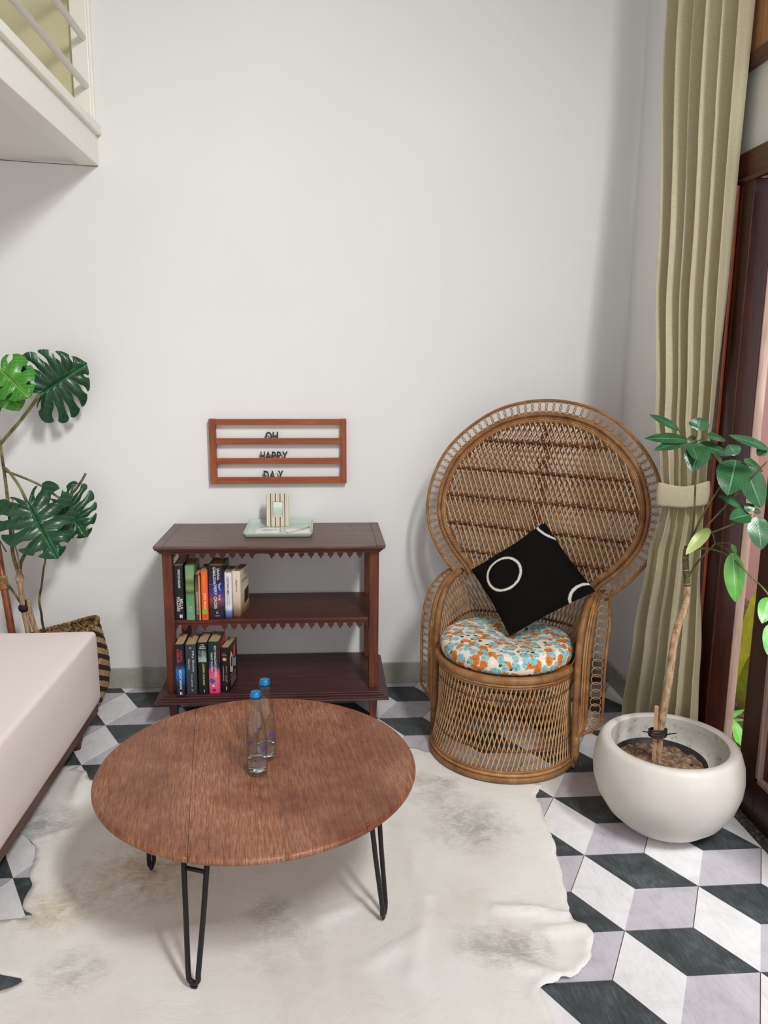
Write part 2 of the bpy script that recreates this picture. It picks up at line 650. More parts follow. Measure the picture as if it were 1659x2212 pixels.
l_dark = leaf_mat('glossy_dark_leaf', '#1f4f2c', '#2e643a', '#6f9c72', .28)
l_pale = leaf_mat('pale_yellow_leaf', '#a9b96a', '#bdcb80', '#7f8f4a', .4)
l_light = leaf_mat('bright_green_leaf', '#4f9a3c', '#6bb04c', '#a9cf86', .35)
l_mon = leaf_mat('monstera_leaf', '#123a22', '#1b4a2c', '#3f7d50', .32)
l_monl = leaf_mat('young_monstera_leaf', '#2f7a1f', '#46922b', '#8fbf5f', .35)
l_out = leaf_mat('yellow_banana_leaf', '#9a9a1e', '#b3b030', '#c9c65a', .4)
l_fern = leaf_mat('garden_leaf', '#5fae3c', '#86cf5a', '#b6e28e', .4)
s_green = Mat('green_petiole', '#56602c', .5)
s_green.color(s_green.ramp(s_green.noise(s_green.coord('Object'), 18, 3), [(.35, '#4a4a24'), (.65, '#7d8148')]))
s_brown = Mat('pale_bark', '#a98a68', .75)
bk = s_brown.noise(s_brown.coord('Object', (60, 60, 16)), 1.5, 5)
s_brown.color(s_brown.ramp(bk, [(.3, '#74593d'), (.5, '#a88a68'), (.7, '#c6ab89')]))
s_brown.bump(bk, .5, .004)
s_olive = Mat('olive_stem', '#4d4a28', .6)
s_olive.color(s_olive.ramp(s_olive.noise(s_olive.coord('Object'), 30, 4), [(.35, '#2f2f1b'), (.5, '#56522e'), (.7, '#857a4b')]))
m_tie = Mat('black_tie', '#17140f', .7)
m_cane = wood_mat('brown_cane', '#5b2c17', '#7f4423', '#96572f', .35, 'Z')

m_glass = Mat('window_glass', '#ffffff', .02)
nt = m_glass.nt
tr = m_glass.n('ShaderNodeBsdfTransparent')
gl = m_glass.n('ShaderNodeBsdfGlossy')
gl.inputs['Roughness'].default_value = .02
fr = m_glass.n('ShaderNodeFresnel')
mx = m_glass.n('ShaderNodeMixShader')
m_glass.l(fr.outputs[0], mx.inputs[0])
m_glass.l(tr.outputs[0], mx.inputs[1])
m_glass.l(gl.outputs[0], mx.inputs[2])
m_glass.l(mx.outputs[0], nt.nodes['Material Output'].inputs['Surface'])
m_bottle = Mat('clear_bottle_glass', '#f6faf8', .02)
tr = m_bottle.n('ShaderNodeBsdfTransparent')
tr.inputs[0].default_value = (.965, .985, .975, 1)
gl = m_bottle.n('ShaderNodeBsdfGlossy')
gl.inputs['Roughness'].default_value = .03
lw = m_bottle.n('ShaderNodeLayerWeight')
lw.inputs['Blend'].default_value = .35
mx = m_bottle.n('ShaderNodeMixShader')
m_bottle.l(m_bottle.math('ADD', m_bottle.math('MULTIPLY', m_bottle.math('POWER', lw.outputs['Facing'], 2.5), .55), .04), mx.inputs[0])
m_bottle.l(m_bottle.ramp(m_bottle.math('POWER', lw.outputs['Facing'], 2.0), [(0, '#fbfdfc'), (.45, '#eef3f0'), (1, '#8d9894')]), tr.inputs[0])
m_bottle.l(tr.outputs[0], mx.inputs[1])
m_bottle.l(gl.outputs[0], mx.inputs[2])
m_bottle.l(mx.outputs[0], m_bottle.nt.nodes['Material Output'].inputs['Surface'])
m_water = Mat('water', '#ffffff', .0)
m_water.b.inputs['Transmission Weight'].default_value = 1
m_water.b.inputs['IOR'].default_value = 1.33
m_cap = Mat('blue_metal_cap', '#1f86c4', .3, .55)
m_blueink = Mat('blue_print', '#2f3a94', .5)

m_pink = Mat('pink_garden_wall', '#d79f92', .9)
m_earth = Mat('garden_soil', '#6b5442', .95)
m_earth.color(m_earth.ramp(m_earth.noise(m_earth.coord('World'), 12, 5), [(.35, '#3b2b20'), (.65, '#8a715b')]))


def flat(name, c, rough=.5):
    return Mat(name, c, rough)


m_pages = Mat('book_pages', '#c7a67c', .9)
pg = m_pages.noise(m_pages.coord('Object', (900, 6, 900)), 1, 2)
m_pages.color(m_pages.ramp(pg, [(.35, '#a9875d'), (.6, '#cfae84')]))
m_ink_w = flat('white_ink', '#e6e3da')
m_ink_k = flat('black_ink', '#2a2526')

# ------------------------------------------------------------------ room shell
XW, YW, CEIL = 1.435, 3.68, 5.3
struct('wall_back', MB().box(-4.2, 1.60, YW, YW + .15, -.06, CEIL), m_wall)
wr = MB()
wr.box(XW, XW + .15, 2.87, YW, -.06, CEIL)
wr.box(XW + .01, XW + .13, -3.4, 2.87, 2.282, 2.552)
wr.box(XW, XW + .15, -3.4, 2.87, 5.1, CEIL)
struct('wall_right', wr, m_wall)
struct('wall_left', MB().box(-4.35, -4.2, -3.4, YW + .15, -.06, CEIL), m_wall)
struct('ceiling', MB().box(-4.35, 1.6, -3.4, YW + .15, CEIL, CEIL + .1), m_ceil)
fl = struct('floor', MB().box(-4.2, 1.445, -.6, YW, -.06, -.0035), m_grout)
S = .2
R3 = math.sqrt(3) / 2


def hex_tile():
    mb = MB()
    g = .0013
    e1, e2, e3 = V((S, 0, 0)), V((S / 2, -S * R3, 0)), V((-S / 2, -S * R3, 0))
    c = V((0, 0, 0))
    Bp, D, Cc = -e2, e1, e3
    sc = lambda p, z=0: p * (1 - g / (S * R3)) + V((0, 0, z))
    top = [sc(p) for p in (Bp, Bp + e1, D, D + e3, Cc, Bp + e3)]
    k = mb.add([c] + top)
    mb.face((k, k + 1, k + 2, k + 3), 0)      # black rhombus
    mb.face((k, k + 3, k + 4, k + 5), 1)      # grey rhombus
    mb.face((k, k + 5, k + 6, k + 1), 2)      # white rhombus
    lo = mb.add([sc(p, -.0035) for p in (Bp, Bp + e1, D, D + e3, Cc, Bp + e3)])
    for i in range(6):
        j = (i + 1) % 6
        mb.face((k + 1 + j, k + 1 + i, lo + i, lo + j), 3)
    return mb


TM = [t_black, t_grey, t_white, t_side]
hexm = hex_tile().mesh('tile', TM)
bb = bmesh.new()
bb.from_mesh(hexm)
bmesh.ops.recalc_face_normals(bb, faces=bb.faces)
bb.to_mesh(hexm)
bb.free()
B0 = V((.8393, 2.2309, 0))
v1, v2 = V((1.5 * S, -R3 * S, 0)), V((0, -2 * R3 * S, 0))
c0 = B0 + V((S / 2, -R3 * S, 0))
for i in range(-10, 4):
    for j in range(-9, 10):
        p = c0 + v1 * i + v2 * j
        if p.y < .75 or p.y > YW + .19 or p.x < -1.95 or p.x > XW + .21:
            continue
        xl = 1.4435 if p.y < 2.6 else 1.434
        if p.x + S > xl or p.y + S > YW:
            b = bmesh.new()
            b.from_mesh(hexm)
            for co, no in (((xl - p.x, 0, 0), (1, 0, 0)), ((0, YW - .001 - p.y, 0), (0, 1, 0))):
                bmesh.ops.bisect_plane(b, geom=b.verts[:] + b.edges[:] + b.faces[:], plane_co=co, plane_no=no, clear_outer=True)
            if not b.faces:
                b.free()
                continue
            me = bpy.data.meshes.new('tile')
            b.to_mesh(me)
            b.free()
            for m in TM:
                me.materials.append(m.m)
        else:
            me = hexm
        link('tile', me, fl, p)

# skirting
struct('baseboard_back', MB().box(-4.2, XW - .001, YW - .012, YW, 0, .104), m_base, bevel=.003)
struct('baseboard_right', MB().box(XW - .012, XW, 2.87, YW - .012, 0, .104), m_base, bevel=.003)

# door opening in the right wall: threshold, jamb, header and an ajar glazed leaf
struct('trim_1', MB().box(1.445, 1.56, -3.4, 2.64, -.06, -.0005), m_granite)
jb = MB()
jb.box(1.424, 1.50, 2.632, 2.87, 0, 2.184, 0)
cs = MB()
cs.box(1.424, 1.4345, 2.8705, 2.93, 0, 2.177, 0)
cs.box(1.410, 1.4235, 2.715, 2.93, 0, 2.177, 0)
struct('trim_6', cs, w_jamb_lit, bevel=.004)
struct('door_jamb', jb, w_doorZ, bevel=.004).name = 'trim_2'
struct('trim_3', MB().box(1.50, 1.534, 2.632, 2.70, 0, 2.184), w_pale, bevel=.003)
hd = MB()
hd.box(1.424, 1.52, -3.4, 2.93, 2.196, 2.282, 0)
hd.box(1.418, 1.44, -3.4, 2.93, 2.178, 2.196, 0)
struct('trim_4', hd, w_doorX, bevel=.005)
# upper window frame
uw = MB()
uw.box(1.415, 1.50, -3.4, 2.90, 2.548, 2.59, 0)
struct('trim_5', uw, w_doorX, bevel=.004)
wn = MB()
wn.box(1.43, 1.50, 2.62, 2.87, 2.59, 5.1)
win = struct('window_1', wn, w_win_lit, bevel=.004)
for k in range(3):
    obj('mullion', MB().box(1.45, 1.49, -.4 + k * 1.0, -.35 + k * 1.0, 2.59, 5.1), w_win_lit, win, bevel=.004)
obj('pane', MB().box(1.468, 1.472, -3.4, 2.62, 2.59, 5.1), m_glass, win)

# glazed door leaf
dY1, dY0, dX = 2.492, 1.72, 1.488
dl = MB()
dl.box(dX, dX + .04, dY1 - .112, dY1, .006, 2.17)
dl.box(dX, dX + .04, dY0, dY0 + .112, .006, 2.17)
dl.box(dX, dX + .04, dY0 + .112, dY1 - .112, .006, .155)
dl.box(dX, dX + .04, dY0 + .112, dY1 - .112, 2.05, 2.17)
door = struct('door_1', dl, w_doorZ, bevel=.003)
gb = MB()
a0, a1, z0, z1 = dY0 + .112, dY1 - .112, .155, 2.05
for q in ((a0, a0 + .018, z0, z1), (a1 - .018, a1, z0, z1), (a0, a1, z0, z0 + .018), (a0, a1, z1 - .018, z1)):
    gb.box(dX - .004, dX + .016, q[0], q[1], q[2], q[3])
obj('glazing_bead', gb, w_pale, door, bevel=.003)
obj('pane', MB().box(dX + .016, dX + .02, a0 + .01, a1 - .01, z0 + .01, z1 - .01), m_glass, door)

# outside
struct('garden_ground', MB().box(1.56, 6.5, -3, 7.5, -.16, -.05), m_earth)
struct('garden_wall', MB().box(3.0, 3.15, -3, 7.5, -.05, 2.3), m_pink)

# ------------------------------------------------------------------ loft with white railing
lf = MB()
lf.box(-4.2, -.966, -1.2, YW, 2.415, 2.55)
lf.box(-1.05, -.964, -1.2, YW, 2.40, 2.52)
loft = struct('loft_floor', lf, m_trim, bevel=.004)
obj('edge_moulding', MB().box(-1.0, -.945, -1.2, YW, 2.522, 2.562), m_trim, loft, bevel=.006)
obj('joint_crack', MB().tube([(-1.9, YW - .001, 2.4135), (-1.4, YW - .001, 2.4145), (-1.0, YW - .001, 2.399), (-.968, YW - .001, 2.399)], .0012, 4), m_crack, loft)
struct('wall_loft_shade', MB().box(-4.2, -1.005, YW - .004, YW - .0005, 2.55, CEIL), m_loftshade)  # added thin sheet over the back wall; its colour stands for shade
rl = thing('loft_railing', 'white railing of round horizontal bars along the loft edge above the bed', 'railing', (-1.0, YW, 2.55))
obj('post', MB().box(-.042, .026, -.035, -.002, .013, 1.3), m_trim, rl, bevel=.003)
obj('wall_strip', MB().box(.006, .034, -.018, 0, .013, 1.3), m_trim, rl, bevel=.002)
for z in (.16, .345, .53, .715, .9):
    obj('bar', MB().tube([(.008, -.03, z), (.008, -4.6, z)], .0135, 12), m_trim, rl)
obj('post', MB().box(-.02, .02, -3.0, -2.96, .013, 1.1), m_trim, rl, bevel=.003)

# ------------------------------------------------------------------ cowhide on the floor
hide_out = [(-1.32, 2.90), (-1.004, 2.918), (-.99, 2.895), (-.923, 2.852), (-.878, 2.788), (-.72, 2.80), (-.45, 2.86), (-.1, 2.93), (.15, 2.97), (.322, 2.991),
            (.388, 2.975), (.45, 2.93), (.60, 2.80), (.70, 2.735), (.814, 2.679), (.800, 2.63), (.776, 2.584), (.776, 2.52), (.768, 2.463), (.771, 2.42), (.762, 2.371), (.764, 2.31), (.752, 2.255),
            (.744, 2.20), (.739, 2.149), (.727, 2.10), (.724, 2.051), (.712, 2.0), (.701, 1.942), (.72, 1.916), (.736, 1.885), (.742, 1.86), (.728, 1.83), (.714, 1.806),
            (.705, 1.78), (.685, 1.758), (.642, 1.726), (.60, 1.71), (.567, 1.70), (.54, 1.69), (.536, 1.66), (.542, 1.632), (.547, 1.587), (.56, 1.5), (.53, 1.40), (.42, 1.30), (.20, 1.24), (-.1, 1.22),
            (-.5, 1.25), (-.8, 1.32), (-1.0, 1.5), (-1.02, 1.66), (-.92, 1.75), (-.819, 1.773), (-.783, 1.797), (-.778, 1.812), (-.80, 1.822), (-.843, 1.835), (-.95, 1.86), (-1.15, 1.90),
            (-1.18, 2.0), (-1.05, 2.035), (-.923, 2.038), (-.86, 2.044), (-.838, 2.042), (-.845, 2.06), (-.879, 2.093), (-.89, 2.14), (-.89, 2.19), (-.915, 2.24), (-.922, 2.289),
            (-.932, 2.33), (-.945, 2.382), (-.975, 2.42), (-1.032, 2.47), (-1.16, 2.52), (-1.33, 2.58), (-1.45, 2.75)]
hp = crom([(x, y, 0) for x, y in hide_out], 4, True)
hp = [(p.x + .005 * noise.noise(p * 40), p.y + .005 * noise.noise(p * 40 + V((9, 3, 1)))) for p in resample(hp, .014, True)]


def inside(x, y, poly):
    c = False
    n = len(poly)
    for i in range(n):
        x0, y0 = poly[i]
        x1, y1 = poly[i - 1]
        if (y0 > y) != (y1 > y) and x < (x1 - x0) * (y - y0) / (y1 - y0) + x0:
            c = not c
    return c


from mathutils.kdtree import KDTree
kd = KDTree(len(hp))
for i, (x, y) in enumerate(hp):
    kd.insert((x, y, 0), i)
kd.balance()
pts = [V(p) for p in hp]
gx = .017
x = -1.48
while x < .80:
    y = 1.2
    while y < 3.02:
        if inside(x, y, hp) and kd.find((x, y, 0))[2] > .011:
            pts.append(V((x + random.uniform(-.003, .003), y + random.uniform(-.003, .003))))
        y += gx
    x += gx
# small tears near the right edge
nb = len(hp)
edges = [(i, (i + 1) % nb) for i in range(nb)]
rv, re_, rf, *_ = delaunay_2d_cdt(pts, edges, [], 1, 1e-6)


FOLDS = [((.25, 2.42), (.30, 2.06), .010, .018), ((.30, 2.06), (.22, 1.75), .006, .02), ((.50, 2.0), (.715, 1.950), .022, .013), ((.60, 1.90), (.74, 1.90), .012, .02), ((.50, 1.80), (.62, 1.70), .015, .014),
         ((-.92, 2.85), (-.90, 2.66), .022, .02), ((-.86, 2.80), (-.80, 2.6), .014, .022), ((-.05, 2.25), (0.0, 1.75), .006, .022), ((-.02, 1.98), (.14, 2.06), .006, .016),
         ((-.62, 1.92), (-.30, 1.98), .004, .03), ((.22, 1.75), (.24, 1.45), .006, .03), ((.10, 1.80), (.25, 1.9), .005, .02), ((-.98, 2.40), (-.86, 2.48), .008, .016)]


def hide_z(x, y):
    z = .0012 + .0035 * (noise.noise(V((x * 3.1, y * 3.1, 1.7))) * .5 + .5) ** 2 * 2
    for a, b, h, w in FOLDS:
        ax, ay = a
        dx, dy = b[0] - ax, b[1] - ay
        t = max(0, min(1, ((x - ax) * dx + (y - ay) * dy) / (dx * dx + dy * dy)))
        wob = .012 * noise.noise(V((x * 9, y * 9, 4)))
        d = math.hypot(x - ax - t * dx + wob, y - ay - t * dy + wob)
        z += h * math.exp(-(d / w) ** 2) * (.35 + .65 * math.sin(PI * (.15 + .7 * t)))
    for fx, fy in FEET:
        k = math.exp(-(math.hypot(x - fx, y - fy) / .05) ** 2)
        z = z * (1 - k) + .0015 * k
    d0 = math.hypot(x - .735, y - 2.965)
    if d0 < .36:
        k = sstep(.36, .30, d0)
        z = z * (1 - k) + .001 * k
    return z


FEET = [(-.335, 1.752), (.165, 1.972), (-.542, 2.240), (-.035, 2.46)]
mb = MB()
zs = []
for p in rv:
    e = kd.find((p.x, p.y, 0))[2]
    z = hide_z(p.x, p.y)
    if p.x > .5 and p.y < 2.0:
        z += .014 * sstep(.05, 0, e) * (.5 + .5 * noise.noise(V((p.x * 12, p.y * 12, 0)))) * sstep(2.0, 1.8, p.y)
    z += .005 * sstep(.02, 0, e) * max(0, noise.noise(V((p.x * 14, p.y * 14, 3))))
    zs.append((p.x, p.y, z))
mb.add(zs)
for f in rf:
    mb.face(f, 0, True)
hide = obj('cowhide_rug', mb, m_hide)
md = hide.modifiers.new('thickness', 'SOLIDIFY')
md.thickness = .003
md.offset = 1
tag(hide, 'wrinkled off-white cowhide rug with grey brushed patches lying under the round table', 'rug')

# ------------------------------------------------------------------ day bed
bed = thing('bed', 'low bed in a plain pale pink fitted sheet at the left edge', 'bed', (-1.95, 2.1, 0))
L = lambda x, y, z: V((x + 1.95, y - 2.1, z))


def sheet_pt(a, b):
    """closed rounded-box profile swept: a along the outline, b from bottom hem to the top centre"""
    x0, x1, y0, y1, zb, zt, r = -2.95, -.949, .55, 3.192, .152, .463, .035
    # outline as rounded rectangle
    per = [(x1 - r, y0), (x1, y0 + r), (x1, y1 - r), (x1 - r, y1), (x0 + r, y1), (x0, y1 - r), (x0, y0 + r), (x0 + r, y0)]
    return per


mb = MB()
nu, zb, zt, r = 16, .152, .463, .018
x0, x1, y0, y1 = -2.95, -.949, .55, 3.192


def outline(inset, z, bulge=0):
    out = []
    rr = max(r - inset, .002)
    X0, X1, Y0, Y1 = x0 + inset, x1 - inset, y0 + inset, y1 - inset
    for cx, cy, a0_ in ((X1 - rr, Y1 - rr, 0), (X0 + rr, Y1 - rr, 90), (X0 + rr, Y0 + rr, 180), (X1 - rr, Y0 + rr, 270)):
        for q in range(5):
            a = math.radians(a0_ + q * 22.5)
            out.append((cx + rr * math.cos(a), cy + rr * math.sin(a)))
    # subdivide straight runs
    res = []
    for i, p in enumerate(out):
        q = out[(i + 1) % len(out)]
        res.append(p)
        n_ = 26 if math.hypot(q[0] - p[0], q[1] - p[1]) > .3 else 0
        for k in range(1, n_):
            res.append((p[0] + (q[0] - p[0]) * k / n_, p[1] + (q[1] - p[1]) * k / n_))
    pts_ = []
    for x, y in res:
        w = bulge * (.5 + .5 * noise.noise(V((x * 3, y * 3, z * 4))))
        pts_.append(V((x + (w if x > x1 - .1 else 0), y, z + .004 * noise.noise(V((x * 4, y * 4, z))))))
    return pts_


levels = [(0.012, zb - .012), (.004, zb), (0, zb + .02), (0, .22), (0, .28), (0, .34), (0, .39), (0, zt - r)]
for q in range(1, 6):
    a = q * 18
    levels.append((r * (1 - math.cos(math.radians(a))), zt - r + r * math.sin(math.radians(a))))
levels += [(.06, zt + .001), (.2, zt + .004)]
rings = []
for ins, z in levels:
    P = outline(ins, z, .008 if .17 < z < .40 else 0)
    rings.append(mb.add([L(*p) for p in P]))
n_ = len(P)
for a, b in zip(rings, rings[1:]):
    for j in range(n_):
        k = (j + 1) % n_
        mb.face((a + j, a + k, b + k, b + j), 0, True)
mb.face([rings[-1] + j for j in range(n_)], 0, True)
obj('fitted_sheet', mb, m_sheet, bed)
fr_ = MB()
for q in ((-2.93, -.957, 3.14, 3.178), (-2.93, -.957, .56, .60), (-.985, -.957, .60, 3.14), (-2.93, -2.89, .60, 3.14)):
    fr_.box(q[0] + 1.95, q[1] + 1.95, q[2] - 2.1, q[3] - 2.1, .108, .15)
fr_.box(-2.89 + 1.95, -.985 + 1.95, .60 - 2.1, 3.14 - 2.1, .125, .149)
obj('frame', fr_, w_bed, bed, bevel=.003)
for lx, ly in ((-1.02, 3.06), (-1.02, .70), (-2.85, 3.06), (-2.85, .70)):
    mb = MB()
    mb.lathe([(.0, 0), (.018, 0), (.03, .05), (.034, .112), (0, .112)], 14, L(lx, ly, 0))
    obj('leg', mb, w_bed, bed)

# ------------------------------------------------------------------ round coffee table
TZ, TC, TR = .42, V((-.194, 2.118, 0)), .458
ta = math.radians(7.6)
table = thing('coffee_table', 'round worn wooden coffee table on black hairpin legs standing on the cowhide rug', 'table', TC, (0, 0, ta))
prof = [(0, 0), (TR - .020, 0), (TR - .007, .003), (TR - .001, .009), (TR, .013), (TR - .003, .019), (TR - .010, .0225), (TR - .014, .0225), (TR - .0155, .0215), (TR - .018, .0225), (0, .0225)]
cuts = [-TR - .01, -.187, .040, .252, TR + .01]
for a, b in zip(cuts, cuts[1:]):
    me = MB().lathe(prof, 96, (0, 0, TZ - .0225)).mesh('plank', w_table)
    bm = bmesh.new()
    bm.from_mesh(me)
    bmesh.ops.remove_doubles(bm, verts=bm.verts, dist=1e-6)
    for x, s in ((a + (.0005 if abs(a + .187) < .01 else .00012), -1), (b - (.0005 if abs(b + .187) < .01 else .00012), 1)):
        if abs(x) > TR:
            continue
        r = bmesh.ops.bisect_plane(bm, geom=bm.verts[:] + bm.edges[:] + bm.faces[:], plane_co=(x, 0, 0), plane_no=(s, 0, 0), clear_outer=True)
        ed = [g for g in r['geom_cut'] if isinstance(g, bmesh.types.BMEdge)]
        bmesh.ops.edgenet_fill(bm, edges=ed)
    bmesh.ops.recalc_face_normals(bm, faces=bm.faces)
    for f in bm.faces:
        f.smooth = abs(f.normal.z) < .95 and f.calc_area() < .002
    bm.to_mesh(me)
    bm.free()
    link('plank', me, table)
Rm = Matrix.Rotation(-ta, 3, 'Z')
for fx, fy in FEET:
    f = Rm @ (V((fx, fy, 0)) - TC)
    rad = f.normalized()
    tn = V((-rad.y, rad.x, 0))
    foot = V((f.x, f.y, .0195))
    top = f - rad * .035 + V((0, 0, TZ - .026))
    mb = MB()
    hw = .036
    pth = [top + tn * hw, top.lerp(foot, .5) + tn * .025, foot + tn * .0145 + V((0, 0, .03))]
    for q in range(1, 8):
        a = PI * q / 8
        pth.append(foot + tn * .0145 * math.cos(a) + V((0, 0, .016 * (1 - math.sin(a)) + .0)))
    pth += [foot - tn * .0145 + V((0, 0, .03)), top.lerp(foot, .5) - tn * .025, top - tn * hw]
    mb.tube(pth, .0070, 8)
    cb = top.lerp(foot, .20)
    mb.tube([cb + tn * .032, cb - tn * .032], .0055, 8)
    mb.box(-.045, .045, -.012, .012, -.0045, .003, 0, Matrix.Translation(top) @ Matrix((tn, rad, V((0, 0, 1)))).transposed().to_4x4())
    leg = obj('leg', mb, m_iron, table)
    ring = [foot + V((0, 0, -.0085)) + (tn * math.cos(2 * PI * q / 14) + V((0, 0, 1)) * math.sin(2 * PI * q / 14) * .5) * .0085 for q in range(14)]
    obj('foot_ring', MB().tube(ring, .0034, 6, True), m_iron, leg)

# ------------------------------------------------------------------ two glass bottles on the table


def bottle(x, y, rz, label):
    t = thing('bottle', label, 'bottle', (x, y, TZ), (0, 0, rz), 'capped water bottles on the coffee table')
    out = [(0, .003), (.018, .002), (.026, 0), (.0285, .004), (.0292, .012), (.0292, .108), (.0288, .118), (.0268, .140), (.0232, .160), (.0186, .178), (.0155, .192), (.0142, .205), (.0142, .216), (.0152, .219), (.0152, .224), (.0138, .227), (.0135, .238)]
    inn = [(.0105, .238), (.0112, .22), (.0115, .205), (.013, .190), (.016, .176), (.0205, .158), (.0242, .139), (.0262, .118), (.0266, .107), (.0266, .014), (.022, .009), (0, .010)]
    obj('glass', MB().lathe(out + inn, 40), m_bottle, t, fix=True)
    obj('water', MB().lathe([(0, .0106), (.0215, .0096), (.0262, .0142), (.0262, .046), (.0258, .0468), (0, .0464)], 36), m_water, t)
    mb = MB()
    seg = 63
    prof_ = [(.0142, .2395), (.0165, .2280), (.0160, .2285), (.0148, .2400), (.0138, .2445), (.0122, .2462), (0, .2466)]
    for ring_i, (r0, z0_) in enumerate(prof_):
        pass
    rings_ = []
    for i, (r0, z0_) in enumerate(prof_):
        if r0 == 0:
            rings_.append((mb.add([(0, 0, z0_)]), 1))
            continue
        P = []
        for j in range(seg):
            w = (.0009 * math.cos(21 * 2 * PI * j / seg)) if z0_ < .235 else 0
            a = 2 * PI * j / seg
            P.append(((r0 + w) * math.cos(a), (r0 + w) * math.sin(a), z0_))
        rings_.append((mb.add(P), seg))
    for (a, na), (b, nb_) in zip(rings_, rings_[1:]):
        for j in range(seg):
            k = (j + 1) % seg
            mb.face((a + j, a + k, b) if nb_ == 1 else (a + j, a + k, b + k, b + j), 0, True)
    o = obj('bottle_cap', mb, m_cap, t)
    o['label'] = 'blue crown cap'
    # blue lettering printed round the body
    R_ = .02945

    def wrap(a0_, a1_, z0_, z1_):
        return lambda u, v, w: V((R_ * math.cos(a0_ + (a1_ - a0_) * u), R_ * math.sin(a0_ + (a1_ - a0_) * u), z0_ + (z1_ - z0_) * v))
    for a in (-60, 120):
        a = math.radians(a)
        lettering('print', 'Spr', m_blueink, t, wrap(a, a + .92, .074, .092))
        arc = [V((R_ * math.cos(a + .1 + .6 * q / 10), R_ * math.sin(a + .1 + .6 * q / 10), .058 + .006 * math.sin(PI * q / 10))) for q in range(11)]
        obj('print', MB().tube(arc, .0006, 4), m_blueink, t)
        lettering('print', 'il', m_blueink, t, wrap(a + .55, a + .8, .068, .080))
    return t


bottle(-.192, 2.062, math.radians(-8), 'clear glass water bottle with blue cap, the nearer of the two on the round table')
bottle(-.1735, 2.147, math.radians(-6), 'clear glass water bottle with blue cap, the farther of the two on the round table')

# ------------------------------------------------------------------ bookcase
BX, BY = -.2215, 3.42
bc = thing('bookcase', 'dark mahogany open bookcase with scalloped valances against the white wall', 'bookcase', (BX, BY, 0))


def bcp(name, boxes, mat, bevel=.003, label=None, parent=None):
    mb = MB()
    for q in boxes:
        mb.box(q[0] - BX, q[1] - BX, q[2] - BY, q[3] - BY, q[4], q[5])
    o = obj(name, mb, mat, parent or bc, bevel=bevel)
    if label:
        o['label'] = label
    return o


xa, xb, ya, yb = -.704, .259, 3.188, 3.668
bcp('top_moulding', [(xa + .004, xb - .004, ya + .004, yb, .800, .808), (xa + .012, xb - .012, ya + .012, yb, .792, .800), (xa + .020, xb - .020, ya + .020, yb, .783, .792)], w_mahX, .003)
for q in ((xa, xa + .038, ya, yb), (xb - .038, xb, ya, yb)):
    bcp('border_board', [(q[0], q[1], q[2], q[3], .808, .8205)], w_mahTop, .002)
bcp('border_board', [(xa + .038, xb - .038, ya, ya + .026, .808, .8205)], w_mahTop, .002)
bcp('top_panel', [(xa + .0385, xb - .0385, ya + .0265, yb, .808, .8198)], w_mahTop, .0012)
for px_, n_p in ((-.505, 3), (.118, 3)):
    for k in range(n_p):
        bcp('peg_mark', [(px_ + k * .006, px_ + .012 + k * .006, 3.60 - k * .04, 3.606 - k * .04, .8196, .8201)], m_crack, 0)
for x0_, x1_ in ((-.677, -.636), (.193, .234)):
    for y0_, y1_ in ((3.228, 3.268), (3.60, 3.64)):
        bcp('post', [(x0_, x1_, y0_, y1_, .165, .783)], w_mahZ, .0025)
bcp('shelf', [(-.655, .212, 3.243, 3.635, .468, .485)], w_mahX, .003)
bcp('plinth', [(-.72, .277, 3.150, 3.668, .140, .149), (-.712, .269, 3.160, 3.668, .149, .153), (-.698, .255, 3.178, 3.668, .153, .160), (-.688, .245, 3.190, 3.668, .160, .165)], w_mahBase, .003)
for x0_, x1_ in ((-.677, -.637), (.193, .233)):
    for y0_ in (3.232, 3.60):
        mb = MB()
        cx, cy = (x0_ + x1_) / 2 - BX, y0_ + .02 - BY
        k = mb.add([(cx + sx * w, cy + sy * w, z) for z, w in ((0, .013), (.14, .02)) for sx, sy in ((-1, -1), (1, -1), (1, 1), (-1, 1))])
        for q in ((3, 2, 1, 0), (4, 5, 6, 7), (0, 1, 5, 4), (1, 2, 6, 5), (2, 3, 7, 6), (3, 0, 4, 7)):
            mb.face([k + i for i in q])
        obj('leg', mb, w_mahZ, bc, bevel=.002)


def valance(x0_, x1_, ztop, gap, name='scalloped_valance'):
    n_t = 20
    p = (x1_ - x0_) / n_t
    c = (p / 2, .0175)
    half = [(.0030, 0), (.0042, .0065), (.0075, .0090), (.0115, .0125)]
    arc = [(c[0] + .0088 * math.cos(math.radians(a)), c[1] + .0088 * math.sin(math.radians(a))) for a in range(206, -27, -22)]
    per = half + arc + [(p - x, z) for x, z in half[::-1]]
    gapq = [(.0035, .001), (.006, .009), (.008, .014)]
    pts_ = []
    zb_ = ztop - .031
    for i in range(n_t):
        if i in gap:
            cell = ([(.0035, 0), (.006, .009), (.010, .016), (.016, .021), (p, .022)] if i == min(gap) else [(0, .022), (p - .016, .021), (p - .010, .016), (p - .006, .009), (p - .0035, 0)])
        else:
            cell = per
        for x, z in cell:
            pts_.append((x0_ + i * p + x, zb_ + z))
    poly = [(x0_, zb_)] + pts_ + [(x1_, zb_), (x1_, ztop), (x0_, ztop)]
    return poly


for ztop, gap in ((.783, (8, 9)), (.468, (3, 4))):
    poly = [(x - BX, z) for x, z in valance(-.636, .193, ztop, gap)]
    obj('scalloped_valance', MB().prism(poly, 3.244 - BY, 3.253 - BY), w_mahX, bc)

# ------------------------------------------------------------------ books


